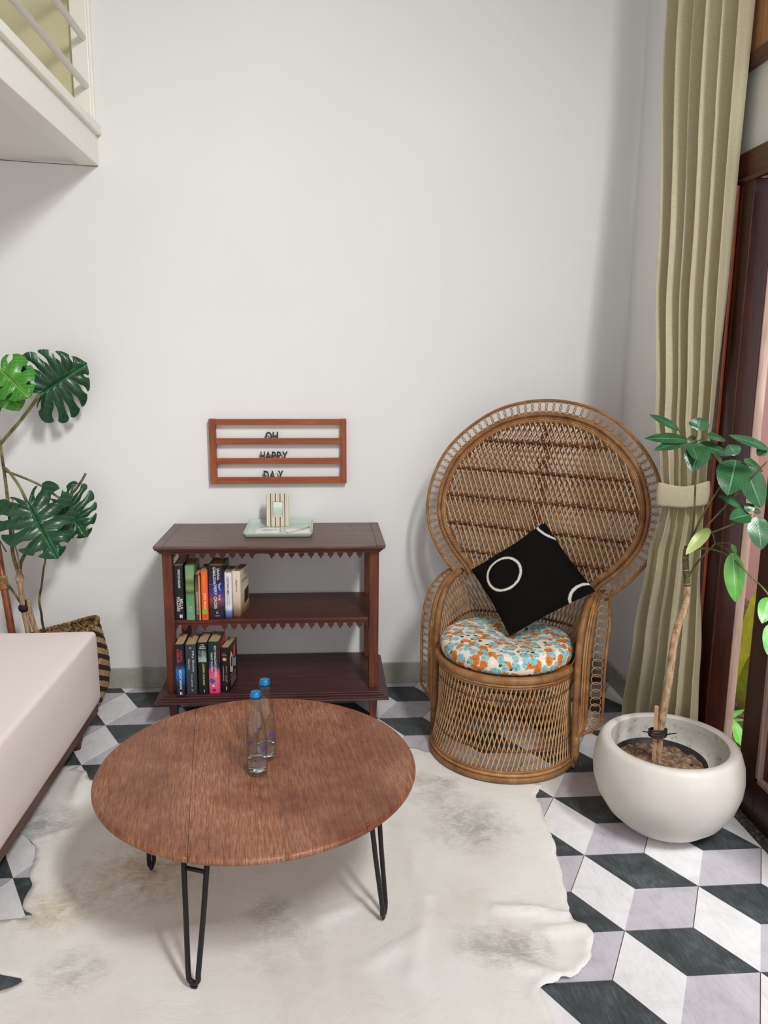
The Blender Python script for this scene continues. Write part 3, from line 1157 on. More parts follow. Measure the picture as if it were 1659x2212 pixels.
def cover_mat(name, stops, nz=.0, h=.23, rough=.35, axis=2, scale=18):
    m = Mat(name, stops[0][1], rough)
    v = m.coord('Object')
    z = m.math('DIVIDE', m.sep(v)[axis], h)
    if nz:
        z = m.math('ADD', z, m.math('MULTIPLY', m.math('SUBTRACT', m.noise(v, scale, 3, .6, .5), .5), nz))
    m.color(m.ramp(z, stops))
    return m


def book(x0_, x1_, ysp, zb_, h, d, mat, label, rot=0.0, group='books', inset=.003, page=m_pages):
    t = x1_ - x0_
    b = thing('book', label, 'book', ((x0_ + x1_) / 2, ysp, zb_), (0, 0, math.radians(rot)), group)
    w = .0016
    P = [(-t / 2, d), (-t / 2, .004), (-t / 2 + .003, .0007), (0, 0), (t / 2 - .003, .0007), (t / 2, .004), (t / 2, d),
         (t / 2 - w, d), (t / 2 - w, .005), (0, w), (-t / 2 + w, .005), (-t / 2 + w, d)]
    mb = MB()
    n_ = len(P)
    k = mb.add([(x, y, z) for z in (0, h) for x, y in P])
    for i in range(n_):
        j = (i + 1) % n_
        mb.face((k + i, k + j, k + n_ + j, k + n_ + i), 0)
    for z_ in (0, 1):
        o = k + z_ * n_
        for q in ((0, 1, 10, 11), (1, 2, 3, 9, 10), (3, 4, 5, 8, 9), (5, 6, 7, 8)):
            mb.face([o + i for i in (q if z_ == 0 else q[::-1])], 0)
    obj('cover', mb, mat, b)
    obj('pages', MB().box(-t / 2 + w, t / 2 - w, .0055, d - .003, .0015, h - inset), page, b)
    return b


def sp(b, body, mat, xa_, xb_, zt_, zb__, slant=0):
    return lettering('title', body, mat, b, lambda u, v, w: V((xa_ + (xb_ - xa_) * v, -.0008, zt_ + (zb__ - zt_) * u)), slant=slant)


def sph(b, body, mat, xa_, xb_, zb__, zt_):
    """horizontal lettering on a spine"""
    return lettering('title', body, mat, b, lambda u, v, w: V((xa_ + (xb_ - xa_) * u, -.0008, zb__ + (zt_ - zb__) * v)))


def cv(b, t, body, mat, ya_, yb_, zb__, zt_, slant=0):
    return lettering('title', body, mat, b, lambda u, v, w: V((t / 2 + .0008, ya_ + (yb_ - ya_) * u, zb__ + (zt_ - zb__) * v)), slant=slant)


def quad(b, name, pts_, mat):
    mb = MB()
    k = mb.add(pts_)
    mb.face([k + i for i in range(len(pts_))])
    return obj(name, mb, mat, b, fix=False)


def spq(b, xa_, xb_, za_, zb__, mat, e=.0005):
    return quad(b, 'printed_panel', [(xa_, -e, za_), (xb_, -e, za_), (xb_, -e, zb__), (xa_, -e, zb__)], mat)


G1, G2 = 'books on the middle shelf', 'books on the bottom shelf'
Z1, Z2 = .485, .165
k_blk = cover_mat('cover_black', [(0, '#17191a'), (1, '#1b1d1e')])
b = book(-.637, -.597, 3.252, Z1, .238, .155, k_blk, 'thick black paperback at the left end of the middle shelf, white spine lettering', 0, G1)
sp(b, 'WINSTON GRAHAM', m_ink_w, -.002, .008, .222, .140)
sp(b, 'BELLA', m_ink_w, .004, .015, .092, .046)
sp(b, 'POLDARK', m_ink_w, -.010, .003, .100, .034)
spq(b, .000, .006, .008, .022, m_ink_w)
spq(b, .0075, .012, .008, .022, m_ink_w)
k_grn = cover_mat('cover_green', [(0, '#6f9f77'), (.45, '#5d8f66'), (.52, '#4b4b2f'), (.58, '#7f9450'), (.7, '#4d6a45'), (.8, '#8a9d66'), (1, '#5f9b78')], .12, .236)
b = book(-.588, -.550, 3.246, Z1, .236, .155, k_grn, 'green paperback with a patterned spine, second from the left on the middle shelf', 0, G1)
m_pg = flat('pale_green_ink', '#a9c9a6')
sph(b, 'THE', m_pg, -.010, .008, .050, .060)
sph(b, 'SON', m_pg, -.010, .008, .036, .047)
k_brn = cover_mat('cover_brown', [(0, '#4a3028'), (.4, '#5d4338'), (.6, '#7a5a48'), (1, '#241a17')], .1, .2)
b = book(-.5465, -.5245, 3.234, Z1, .203, .13, k_brn, 'thin brown paperback with an orange edge, third from the left on the middle shelf', 0, G1)
spq(b, .005, .0105, .002, .201, flat('orange_stripe', '#d99a55'))
sp(b, 'EXPERIMENT', flat('cream_ink', '#cbb6a0'), -.006, .002, .125, .025)
k_org = cover_mat('cover_orange', [(0, '#ef5a1b'), (1, '#f0641f')], 0, .2)
b = book(-.523, -.495, 3.242, Z1, .215, .14, k_org, 'bright orange paperback with a green block on the spine, middle shelf', 0, G1)
sp(b, 'ZOETE WRAAK', m_ink_w, -.003, .007, .120, .048)
sp(b, 'VERHALEN EN MEER', flat('pale_orange_ink', '#f5b58c'), -.002, .002, .195, .130)
spq(b, -.0115, .0115, .026, .047, flat('green_block', '#7db63c'))
sph(b, '?', flat('red_ink', '#a8321a'), -.001, .007, .009, .023)
k_fc = cover_mat('cover_night', [(0, '#1c1220'), (.2, '#2b1a2c'), (.36, '#8a4a55'), (.42, '#5a3a72'), (.55, '#2a2d86'), (.68, '#1a1c4c'), (.85, '#12121d')], .1, .236)
b = book(-.493, -.430, 3.256, Z1, .236, .155, k_fc, 'thickest paperback on the middle shelf, navy to purple spine with a crescent moon', -3, G1)
sp(b, 'DIANA', m_ink_w, .006, .017, .222, .172)
sp(b, 'GABALDON', m_ink_w, -.011, .001, .229, .155)
sp(b, 'FIERY CROSS', m_ink_w, -.009, .003, .148, .045)
sp(b, 'THE', m_ink_w, .010, .018, .108, .082)
sph(b, 'C', m_ink_w, -.001, .007, .022, .032)
spq(b, -.006, .014, .012, .0135, m_ink_w)
for q in range(7):
    spq(b, -.028 + q * .0075, -.0245 + q * .0075, .150, .1515, m_ink_w)
mb = MB()
ring = [(.021 + .0115 * math.cos(math.radians(a)), -.0006, .142 + .017 * math.sin(math.radians(a))) for a in range(80, 300, 20)]
ring2 = [(.021 + .004 * math.cos(math.radians(a)), -.0006, .142 + .013 * math.sin(math.radians(a))) for a in range(280, 60, -20)]
k = mb.add(ring + ring2)
mb.face([k + i for i in range(len(ring + ring2))])
obj('printed_moon', mb, flat('moon_blue', '#7fa6d8'), b, fix=False)
k_wht = cover_mat('cover_white', [(0, '#3c4a8a'), (.13, '#7d8cc0'), (.2, '#e0dfe6'), (1, '#e6e4ea')], .1, .2)
b = book(-.428, -.398, 3.270, Z1, .200, .13, k_wht, 'white paperback with a blue skyline at the foot of its spine, middle shelf', -4, G1)
sp(b, 'LIGHTNING MEN', flat('plum_ink', '#3f2a3a'), -.004, .006, .182, .100)
sp(b, 'THOMAS', flat('grey_ink', '#8b8b9a'), .003, .007, .094, .056)
sp(b, 'MULLEN', flat('grey_ink2', '#8b8b9a'), -.005, -.001, .094, .056)
k_bge = cover_mat('cover_beige', [(0, '#6d523e'), (.12, '#8f7256'), (.3, '#cbb599'), (.5, '#ddcdb6'), (1, '#e2d5c2')], .25, .2, scale=14)
tb = .035
b = book(-.3965, -.3615, 3.282, Z1, .203, .135, k_bge, 'cream and sepia paperback at the right end of the middle shelf', -10, G1)
sp(b, 'Belgravia', flat('sepia_ink', '#8d6c4c'), -.003, .006, .165, .110, .2)
mi = flat('pale_brown_ink', '#a08c74')
for q, (za_, w_) in enumerate(((.180, .09), (.172, .10), (.150, .07), (.130, .085))):
    quad(b, 'printed_line', [(tb / 2 + .0008, .02, za_), (tb / 2 + .0008, .02 + w_, za_), (tb / 2 + .0008, .02 + w_, za_ + .0015), (tb / 2 + .0008, .02, za_ + .0015)], mi)
cv(b, tb, 'Belgravia', mi, .028, .105, .138, .162, .15)
quad(b, 'printed_figure', [(tb / 2 + .0008, .060, .040), (tb / 2 + .0008, .128, .048), (tb / 2 + .0008, .130, .110), (tb / 2 + .0008, .066, .100)], flat('dark_sepia', '#2f2018'))
mb = MB()
mb.tube([(.004 * math.cos(2 * PI * q / 16), -.0006, .014 + .004 * math.sin(2 * PI * q / 16)) for q in range(16)], .0005, 4, True)
obj('printed_ring', mb, mi, b)

k_nh = cover_mat('cover_blue_black', [(0, '#15182a'), (.2, '#1b2440'), (.36, '#1f5fa8'), (.5, '#2b79bf'), (.6, '#231f3a'), (1, '#1c1628')], .2, .23)
b = book(-.631, -.594, 3.183, Z2, .233, .145, k_nh, 'dark blue paperback with red and white spine lettering, left end of the bottom shelf', 0, G2, page=m_pages)
m_red = flat('orange_red_ink', '#d9482a')
sp(b, 'CLIVE', m_red, .003, .011, .205, .158)
sp(b, 'CUSSLER', m_red, -.010, .000, .213, .150)
sp(b, 'NIGHTHAWK', m_ink_w, -.004, .007, .120, .030)
spq(b, -.003, .001, .008, .020, m_ink_w)
spq(b, .003, .006, .008, .020, m_ink_w)
k_fs = cover_mat('cover_slate', [(0, '#31353b'), (.5, '#3d4249'), (1, '#353a42')], .1, .22)
b = book(-.592, -.546, 3.200, Z2, .226, .145, k_fs, 'slate grey paperback with pale lettering, second from the left on the bottom shelf', 0, G2)
m_lg = flat('light_grey_ink', '#c9ccd0')
sph(b, 'II', m_lg, -.004, .004, .207, .214)
sp(b, 'Fifty Shades', m_lg, .004, .015, .196, .103)
sp(b, 'Darker', m_lg, -.011, -.003, .160, .113)
sp(b, 'E L James', m_lg, -.002, .006, .090, .035)
sph(b, 'c', m_lg, .000, .006, .016, .024)
k_gg = cover_mat('cover_black_green', [(0, '#101412'), (1, '#141917')], 0, .23)
b = book(-.541, -.499, 3.200, Z2, .234, .145, k_gg, 'black paperback with a small misty picture and yellow lettering on its spine, bottom shelf', -1.5, G2)
sph(b, 'THE', m_ink_w, -.004, .008, .221, .226)
sph(b, 'GOOD', m_ink_w, -.010, .013, .213, .219)
sph(b, 'GERMAN', m_ink_w, -.013, .015, .205, .211)
k_mist = cover_mat('misty_print', [(0, '#24332e'), (.4, '#51685f'), (.7, '#a8bfb4'), (1, '#33453e')], .8, .2, scale=40)
spq(b, -.017, .0175, .146, .200, k_mist)
sp(b, 'JOSEPH KANON', flat('yellow_ink', '#d8cf74'), -.003, .008, .140, .042)
sph(b, 'k', m_ink_w, .002, .007, .010, .022)
k_bs = cover_mat('cover_pink', [(0, '#e0457a'), (.25, '#ee6a86'), (.42, '#e85a78'), (.5, '#3a3f7a'), (.6, '#123032'), (1, '#12302c')], .45, .23, scale=22)
tb = .046
b = book(-.498, -.452, 3.209, Z2, .233, .145, k_bs, 'dark green and hot pink paperback, fourth from the left on the bottom shelf', -4, G2)
sp(b, 'BOY SWALLOWS UNIVERSE', m_ink_w, .004, .013, .215, .072)
sp(b, 'TRENT DALTON', m_ink_w, -.011, -.003, .185, .098)
mb = MB()
k = mb.add([(-.006 + .009 * math.cos(a) * (1 + .4 * math.cos(2 * a + .6)), -.0006, .056 + .012 * math.sin(a) * (1 + .3 * math.cos(3 * a))) for a in [2 * PI * q / 18 for q in range(18)]])
mb.face([k + i for i in range(18)])
obj('printed_bird', mb, flat('blue_bird_ink', '#2a5fb5'), b, fix=False)
mb = MB()
k = mb.add([(-.003 + .0045 * math.cos(2 * PI * q / 16), -.0007, .034 + .0055 * math.sin(2 * PI * q / 16)) for q in range(16)])
mb.face([k + i for i in range(16)])
obj('printed_dot', mb, m_ink_w, b, fix=False)
spq(b, -.006, .006, .010, .020, flat('dark_red_ink', '#7a1830'), .0007)
quad(b, 'printed_panel', [(tb / 2 + .0008, .002, .13), (tb / 2 + .0008, .14, .13), (tb / 2 + .0008, .14, .232), (tb / 2 + .0008, .002, .20)], flat('red_cover_print', '#d33544'))
tb = .034
k_ol = cover_mat('cover_dark_plum', [(0, '#17110f'), (1, '#1d1513')], 0, .2)
b = book(-.446, -.412, 3.217, Z2, .203, .140, k_ol, 'short dark paperback with a collage cover, right end of the bottom shelf', -9, G2)
m_rose = flat('dusty_rose_ink', '#b98a96')
sph(b, 'MEG', m_rose, -.006, .006, .172, .177)
sph(b, 'STEWART', m_rose, -.012, .012, .165, .170)
mb = MB()
k = mb.add([(.0 + .009 * math.cos(2 * PI * q / 16), -.0006, .150 + .008 * math.sin(2 * PI * q / 16)) for q in range(16)])
mb.face([k + i for i in range(16)])
obj('printed_oval', mb, flat('skin_print', '#c9a48c'), b, fix=False)
sp(b, 'Margaret', m_rose, .004, .011, .120, .085, .2)
sp(b, 'OLLEY', m_rose, .003, .011, .080, .045)
sp(b, 'FAR FROM A STILL LIFE', m_lg, -.008, -.004, .118, .052)
spq(b, .004, .007, .010, .026, m_lg)
X_ = tb / 2 + .0008
quad(b, 'printed_panel', [(X_, .020, .085), (X_, .060, .070), (X_, .074, .120), (X_, .062, .150), (X_, .040, .175), (X_, .018, .150)], flat('cream_cover_print', '#d9cbb8'))
quad(b, 'printed_panel', [(X_ + .0003, .034, .105), (X_ + .0003, .056, .098), (X_ + .0003, .060, .135), (X_ + .0003, .045, .150), (X_ + .0003, .034, .132)], flat('brown_cover_print', '#4a2f28'))
quad(b, 'printed_panel', [(X_, .072, .138), (X_, .106, .128), (X_, .108, .182), (X_, .074, .184)], flat('orange_red_cover_print', '#d1452a'))
cv(b, tb, '2', m_ink_w, .084, .094, .150, .168)
quad(b, 'printed_panel', [(X_, .066, .096), (X_, .112, .078), (X_, .116, .120), (X_, .072, .130)], flat('blue_cover_print', '#7fa3b8'))
cv(b, tb, 'OLLEY', m_rose, .022, .112, .040, .072)
cv(b, tb, 'FAR FROM A STILL LIFE', m_lg, .025, .115, .029, .036)
for z_ in (.022, .015):
    cv(b, tb, 'the biography of an Australian painter', m_lg, .028, .12, z_, z_ + .004)

# ------------------------------------------------------------------ tray, picture frame and stationery on the bookcase
m_cel = Mat('celadon_glaze', '#c3d3c6', .18)
tray = thing('tray', 'pale green glazed ceramic tray on top of the bookcase', 'tray', (-.2005, 3.498, .8205))
mb = MB()
hx, hy = .150, .158


def rrect(hx_, hy_, r_c, z, n_=5):
    out = []
    for cx, cy, a0_ in ((hx_ - r_c, hy_ - r_c, 0), (-hx_ + r_c, hy_ - r_c, 90), (-hx_ + r_c, -hy_ + r_c, 180), (hx_ - r_c, -hy_ + r_c, 270)):
        for q in range(n_ + 1):
            a = math.radians(a0_ + 90 * q / n_)
            out.append((cx + r_c * math.cos(a), cy + r_c * math.sin(a), z))
    return out


lv = [(.138, .146, .008, 0), (.144, .152, .01, .003), (.1495, .1575, .012, .018), (.150, .158, .012, .020), (.1485, .1565, .011, .0205), (.1465, .1545, .010, .019), (.1425, .1505, .009, .0065), (.139, .147, .008, .005)]
rs_ = [mb.add(rrect(*q)) for q in lv]
n_ = len(rrect(*lv[0]))
for a, b_ in zip(rs_, rs_[1:]):
    for j in range(n_):
        k = (j + 1) % n_
        mb.face((a + j, a + k, b_ + k, b_ + j), 0, True)
mb.face([rs_[0] + j for j in range(n_)][::-1])
mb.face([rs_[-1] + j for j in range(n_)])
obj('dish', mb, m_cel, tray)
TRZ = .8205 + .005

m_stripe = Mat('striped_inlay', '#e5d6c4', .35)
vx = m_stripe.sep(m_stripe.coord('Object'))[0]
fx_ = m_stripe.math('FRACT', m_stripe.math('ADD', m_stripe.math('MULTIPLY', vx, 1 / .0213), .53))
m_stripe.color(m_stripe.ramp(fx_, [(0, '#2c2a24'), (.17, '#e9ddcf'), (.42, '#8f6a58'), (.50, '#ead9c4'), (.66, '#d8b394'), (.74, '#e8e0cf'), (.84, '#a9a98c')], 'CONSTANT'))
pf = thing('picture_frame', 'small picture frame of vertical black, cream and brown stripes standing on the tray', 'picture frame', (-.2125, 3.556, TRZ), (math.radians(-7), 0, 0))
fo = [(x, z + .0765) for x, z, _ in [(q[0], q[1], 0) for q in rrect(.052, .0765, .012, 0, 6)]]
fi = [(x, z + .081) for x, z, _ in [(q[0], q[1], 0) for q in rrect(.0228, .0355, .001, 0, 6)]]
mb = MB()
n_ = len(fo)
ko = mb.add([(x, -.006, z) for x, z in fo] + [(x, .006, z) for x, z in fo] + [(x, -.006, z) for x, z in fi] + [(x, .006, z) for x, z in fi])
for i in range(n_):
    j = (i + 1) % n_
    mb.face((ko + i, ko + j, ko + 2 * n_ + j, ko + 2 * n_ + i))
    mb.face((ko + n_ + j, ko + n_ + i, ko + 3 * n_ + i, ko + 3 * n_ + j))
    mb.face((ko + j, ko + i, ko + n_ + i, ko + n_ + j), 0, True)
    mb.face((ko + 2 * n_ + i, ko + 2 * n_ + j, ko + 3 * n_ + j, ko + 3 * n_ + i))
obj('moulding', mb, m_stripe, pf, bevel=.0012)
m_photo = Mat('faded_print', '#c3d2c4', .3)
pn = m_photo.noise(m_photo.coord('Object'), 60, 4)
pz = m_photo.sep(m_photo.coord('Object'))[2]
m_photo.color(m_photo.ramp(m_photo.math('ADD', m_photo.math('MULTIPLY', pz, 9), m_photo.math('MULTIPLY', pn, .35)), [(.6, '#aebfae'), (.95, '#c5d3c6'), (1.15, '#dfe6db')]))
obj('photograph', MB().box(-.0215, .0215, -.0005, .0015, .052, .114), m_photo, pf)
obj('mount', MB().box(-.0225, .0225, .0016, .003, .046, .116), m_ink_w, pf)
obj('backing', MB().box(-.045, .045, .0062, .008, .008, .146), m_black, pf)
obj('strut', MB().prism([(-.012, .0), (.012, .0), (.008, .10), (-.008, .10)], 0, .002, 0, Matrix.Translation((0, .032, .004)) @ Matrix.Rotation(math.radians(14), 4, 'X')), m_black, pf)

card = MB()
ox, oy, cz = -.252, 3.44, .0006
outl = [(-.053, -.062), (.052, -.048), (.052, .028)]
outl += [(.030 + .008, .034), (.034, .030)]
hole = [(.034 * math.cos(math.radians(a)), .046 + .026 * math.sin(math.radians(a))) for a in range(-25, -330, -18)]
outl += hole[0:]
outl += [(.036, .060), (.052, .050), (.050, .066)]
outl += [(.052 * math.cos(math.radians(a)), .046 + .044 * math.sin(math.radians(a))) for a in range(40, 186, 12)]
k = card.add([(x, y, cz) for x, y in outl] + [(x, y, 0) for x, y in outl])
n_ = len(outl)
card.face([k + i for i in range(n_)])
card.face([k + n_ + i for i in range(n_)][::-1])
for i in range(n_):
    j = (i + 1) % n_
    card.face((k + j, k + i, k + n_ + i, k + n_ + j))
m_paper = flat('white_card', '#eef0f2', .6)
dh = thing('door_hanger', 'white door hanger card with a round cut-out and teal lettering on the tray', 'card', (ox, oy, TRZ))
obj('card', card, m_paper, dh)
lettering('lettering', '-GARDEN-', flat('teal_ink', '#6fa9b5'), dh, lambda u, v, w: V((-.044 + .082 * u, -.043 + .018 * v + .004 * u, .0011)))
npad = tag(obj('note_paper', MB().box(-.053, .053, -.054, .054, 0, .0035), m_paper, None, (-.119, 3.436, TRZ), (0, 0, math.radians(2)), bevel=.0006), 'blank white note pad under a pencil on the green tray', 'note pad')
pc = thing('pencil', 'slim natural wood pencil lying across the note pad', 'pencil', (-.1165, 3.445, TRZ + .0035 + .0036), (0, 0, math.radians(53)))
obj('shaft', MB().tube([(-.075, 0, 0), (.070, 0, 0)], .0036, 6), flat('natural_pencil_wood', '#e0bfa3'), pc)
obj('tip', MB().tube([(-.075, 0, 0), (-.088, 0, -.0006)], [.0034, .0006], 6), flat('graphite', '#2c2b2c'), pc)
obj('ferrule', MB().tube([(.070, 0, 0), (.082, 0, 0)], .0037, 8), flat('grey_metal', '#7c8a7e', .3), pc)

# ------------------------------------------------------------------ letter board on the wall
lb = thing('letter_board', 'brown wooden letter board with three open rows on the white wall', 'letter board', (-.21, YW, 1.163))
lx0, lx1, lz0, lz1 = -.526 + .21, .107 + .21, 1.0125 - 1.163, 1.3145 - 1.163
LBR = Matrix.Rotation(math.radians(-.25), 4, 'Y')


def lbp(name, x0_, x1_, y0_, y1_, z0_, z1_, mat):
    obj(name, MB().box(x0_, x1_, y0_, y1_, z0_, z1_, 0, LBR), mat, lb, bevel=.0015)


lbp('stile', lx0, lx0 + .030, -.034, -.001, lz0, lz1, w_teakZ)
lbp('stile', lx1 - .026, lx1, -.034, -.001, lz0, lz1, w_teakZ)
rails = [(1.287, 1.3145), (1.197, 1.226), (1.105, 1.134), (1.0125, 1.045)]
for i, (a, b_) in enumerate(rails):
    lbp('rail', lx0 + .030, lx1 - .026, -.033, -.0275, a - 1.163, b_ - 1.163, w_teakX)
    if i:
        lbp('ledge', lx0 + .030, lx1 - .026, -.0274, -.004, a + .011 - 1.163, a + .015 - 1.163, w_teakX)
ORD = ('first', 'second', 'third', 'fourth', 'fifth')
for row, (word, zb_, spans) in enumerate((('OH', 1.2125, ((-.270, -.239), (-.236, -.210))),
                                          ('HAPPY', 1.1205, ((-.294, -.273), (-.272, -.244), (-.241, -.222), (-.218, -.198), (-.194, -.167))),
                                          ('DAY', 1.0285, ((-.281, -.256), (-.253, -.226), (-.214, -.189))))):
    for k_, (ch, (a, b_)) in enumerate(zip(word, spans)):
        h = (1.255, 1.163, 1.073)[row] - zb_
        t = thing('letter', 'black letter %s, %s in the %s row of the letter board' % (ch, ORD[k_], ('top', 'middle', 'bottom')[row]), 'letter',
                  ((a + b_) / 2, YW - .0255, zb_), (math.radians(-2), 0, 0), 'black letters on the letter board')
        w_ = b_ - a
        lettering('glyph', ch, m_ink_k, t, lambda u, v, w, w_=w_, h=h: V((w_ * (u - .5), -.0012 + .003 * w, h * v)), .003, bold=.035)

# ------------------------------------------------------------------ peacock chair
CH, CHA = V((.735, 2.965, 0)), math.radians(-34)
chair = thing('peacock_chair', 'woven rattan peacock chair with a round fan back in the corner', 'chair', CH, (0, 0, CHA))
HZ = .0045


def circ(r, z, n=56):
    return [V((r * math.cos(2 * PI * q / n), r * math.sin(2 * PI * q / n), z)) for q in range(n)]


def rbase(z):
    ks = ((.0, .292), (.03, .290), (.12, .274), (.25, .262), (.385, .266), (.43, .272))
    for (a, ra), (b, rb) in zip(ks, ks[1:]):
        if z <= b:
            t = (z - a) / (b - a)
            return ra + (rb - ra) * t
    return ks[-1][1]


for r, z, rr, m in ((.291, .017, .0125, r_wrap), (.292, .0365, .007, r_reed), (.289, .048, .0055, r_wrap)):
    obj('base_hoop', MB().tube(circ(r, z), rr, 10, True), m, chair)
for r, z, rr, m in ((.272, .408, .0155, r_wrap), (.272, .388, .006, r_reed), (.269, .376, .005, r_wrap)):
    obj('seat_hoop', MB().tube(circ(r, z), rr, 10, True), m, chair)
mb = MB()
NS = 92
for s in (1, -1):
    for q in range(NS):
        a0_ = 2 * PI * q / NS
        rad_off = .002 * s
        pth = []
        for k in range(7):
            z = .045 + (.378 - .045) * k / 6
            a = a0_ + s * .33 * k / 6
            r = rbase(z) + rad_off
            pth.append((r * math.cos(a), r * math.sin(a), z))
        mb.tube(pth, .0027, 5, caps=False, mi=0 if s == 1 else 1)
o = obj('base_lattice', mb, [r_light, r_reed], chair, fix=False)
o['kind'] = 'stuff'


def twist(path, r, amp, pitch, mat, name, parent, closed=False, nrm=None):
    P = resample(path, pitch / 6, closed)
    mb = MB()
    for ph in (0, PI):
        out = []
        n_ = len(P)
        cyc = round(n_ / 6) if closed else n_ / 6
        for i, p in enumerate(P):
            t_ = (P[(i + 1) % n_] - P[i - 1]) if closed else (P[min(i + 1, n_ - 1)] - P[max(i - 1, 0)])
            t_ = t_.normalized()
            n1_ = V(nrm) if nrm is not None else V((p.x, p.y, 0)).normalized()
            b1 = t_.cross(n1_).normalized()
            a = 2 * PI * cyc * i / n_ + ph
            out.append(p + b1 * amp * math.cos(a) + n1_ * amp * math.sin(a))
        mb.tube(out, r, 6, closed)
    return obj(name, mb, mat, parent, fix=False)


twist(circ(.2645, .325, 90), .0026, .0032, .02, r_band, 'twined_ring', chair, True)
twist(circ(.274, .125, 90), .0026, .0032, .02, r_band, 'twined_ring', chair, True)
obj('seat_panel', MB().lathe([(0, .405), (.262, .405), (.262, .412), (0, .414)], 48), r_back, chair)

# fan back: a leaning plane, in-plane frame (x, s)
TILT = .22
Y0B, Z0B = .185, .66


def bp(x, z, off=0.0):
    """point of the back: local x, height z, off in front of (+) the plane"""
    y = Y0B + TILT * (z - Z0B) - .10 * x * x
    return V((x + FX, y - off, z))


half = [(.0, 1.424), (.13, 1.410), (.255, 1.366), (.375, 1.280), (.458, 1.180), (.502, 1.065), (.512, .96), (.492, .862), (.448, .782), (.395, .718), (.345, .672), (.318, .640)]
FX = .026
outl_h = [V((x * .985, 0, z)) for x, z in half]
full = [V((-p.x, 0, p.z)) for p in outl_h[::-1]] + outl_h[1:]
full = resample(crom(full, 10), .012)


def inset(path, d):
    out = []
    n_ = len(path)
    for i, p in enumerate(path):
        t_ = (path[min(i + 1, n_ - 1)] - path[max(i - 1, 0)]).normalized()
        nn = V((t_.z, 0, -t_.x))          # points right of travel = inside (left foot -> top -> right foot)
        out.append(p + nn * d)
    return out


def loop_path(d, off=0.0):
    return [bp(p.x, p.z, off) for p in inset(full, d)]


obj('outer_reed', MB().tube(loop_path(.0), .0065, 8), r_wrap, chair)
obj('frame_band', MB().tube(loop_path(.056, .004), .0090, 8, flat=((0, 1, -.2), .55)), r_wrap, chair)
for d, rr, m in ((.0675, .0035, r_band), (.0735, .0044, r_wrap), (.0805, .0034, r_reed), (.0870, .0042, r_wrap), (.0930, .0032, r_band)):
    obj('frame_reed', MB().tube(loop_path(d, .006), rr, 7), m, chair)
obj('frame_core', MB().tube(loop_path(.075, -.012), .016, 8, flat=((0, 1, -.2), .5)), r_back, chair)

# chain of rings between outer reed and band
ringm = MB().tube([(  .0198 * math.cos(2 * PI * q / 16), 0, .0205 * math.sin(2 * PI * q / 16)) for q in range(16)], .0023, 5, True).mesh('border_ring', r_reed)
path = inset(full, .0265)
P3 = resample([bp(p.x, p.z, .001) for p in path], .0305)


def put_ring(p, t_, nrm, k):
    t_ = t_.normalized()
    nrm = (nrm - t_ * nrm.dot(t_)).normalized()
    side = t_.cross(nrm)
    M = Matrix((t_, nrm, side)).transposed().to_4x4()
    M = M @ Matrix.Rotation(.10 if k % 2 else -.10, 4, 'Z')
    M.translation = p
    o = link('border_ring', ringm, chair)
    o.matrix_local = M


for i in range(1, len(P3) - 1):
    put_ring(P3[i], P3[i + 1] - P3[i - 1], V((0, -1, .2)), i)

inner = [(p.x, p.z) for p in inset(full, .088)]
inner = [q for q in inner if q[1] > .60]


def clip_line(px_, pz_, dx, dz):
    """intervals of the line inside the inner outline"""
    ts = []
    n_ = len(inner)
    for i in range(n_):
        ax, az = inner[i]
        bx, bz = inner[(i + 1) % n_]
        den = dx * (bz - az) - dz * (bx - ax)
        if abs(den) < 1e-9:
            continue
        t = ((ax - px_) * (bz - az) - (az - pz_) * (bx - ax)) / den
        u = ((ax - px_) * dz - (az - pz_) * dx) / den
        if 0 <= u < 1:
            ts.append(t)
    ts.sort()
    return [(ts[i], ts[i + 1]) for i in range(0, len(ts) - 1, 2)]


def lattice(off, spacing, slope_sign, r, mat, name, phase=0.0, lean=24):
    mb = MB()
    a = math.radians(lean)
    dx, dz = slope_sign * math.sin(a), -math.cos(a)
    x = -1.2 + phase
    while x < 1.2:
        for t0, t1 in clip_line(x, 1.05, dx, dz):
            if t1 - t0 < .015:
                continue
            n_ = max(2, int((t1 - t0) / .12) + 1)
            mb.tube([bp(x + dx * (t0 + (t1 - t0) * k / n_), 1.05 + dz * (t0 + (t1 - t0) * k / n_), off) for k in range(n_ + 1)], r * random.uniform(.88, 1.1), 5, caps=False)
        x += spacing
    o = obj(name, mb, mat, chair, fix=False)
    o['kind'] = 'stuff'
    return o


lattice(.010, .0235, 1, .0029, r_light, 'back_lattice')
lattice(.004, .0235, -1, .0026, r_reed, 'back_lattice', .006)
lattice(-.030, .0235, 1, .0036, r_back, 'rear_lattice', .004, 28)
lattice(-.034, .0235, -1, .0036, r_back, 'rear_lattice', .013, 28)
for z in (1.245, 1.122, 1.004, .885, .770):
    iv = clip_line(-1, z, 1, 0)
    if iv:
        t0, t1 = iv[0][0], iv[-1][1]
        P = [bp(-1 + t0 + (t1 - t0) * k / 30, z, .004) for k in range(31)]
        twist(P, .0052, .0068, .034, r_band, 'cross_band', chair, nrm=(0, -1, .2))
for sgn in (1, -1):
    mb = MB()
    P = [bp(sgn * .020 * math.sin(2 * PI * (z - .68) / .122), z, .0 + .003 * sgn) for z in [.68 + .64 * k / 70 for k in range(71)]]
    obj('spine', MB().tube(P, .0056, 6), r_band, chair)

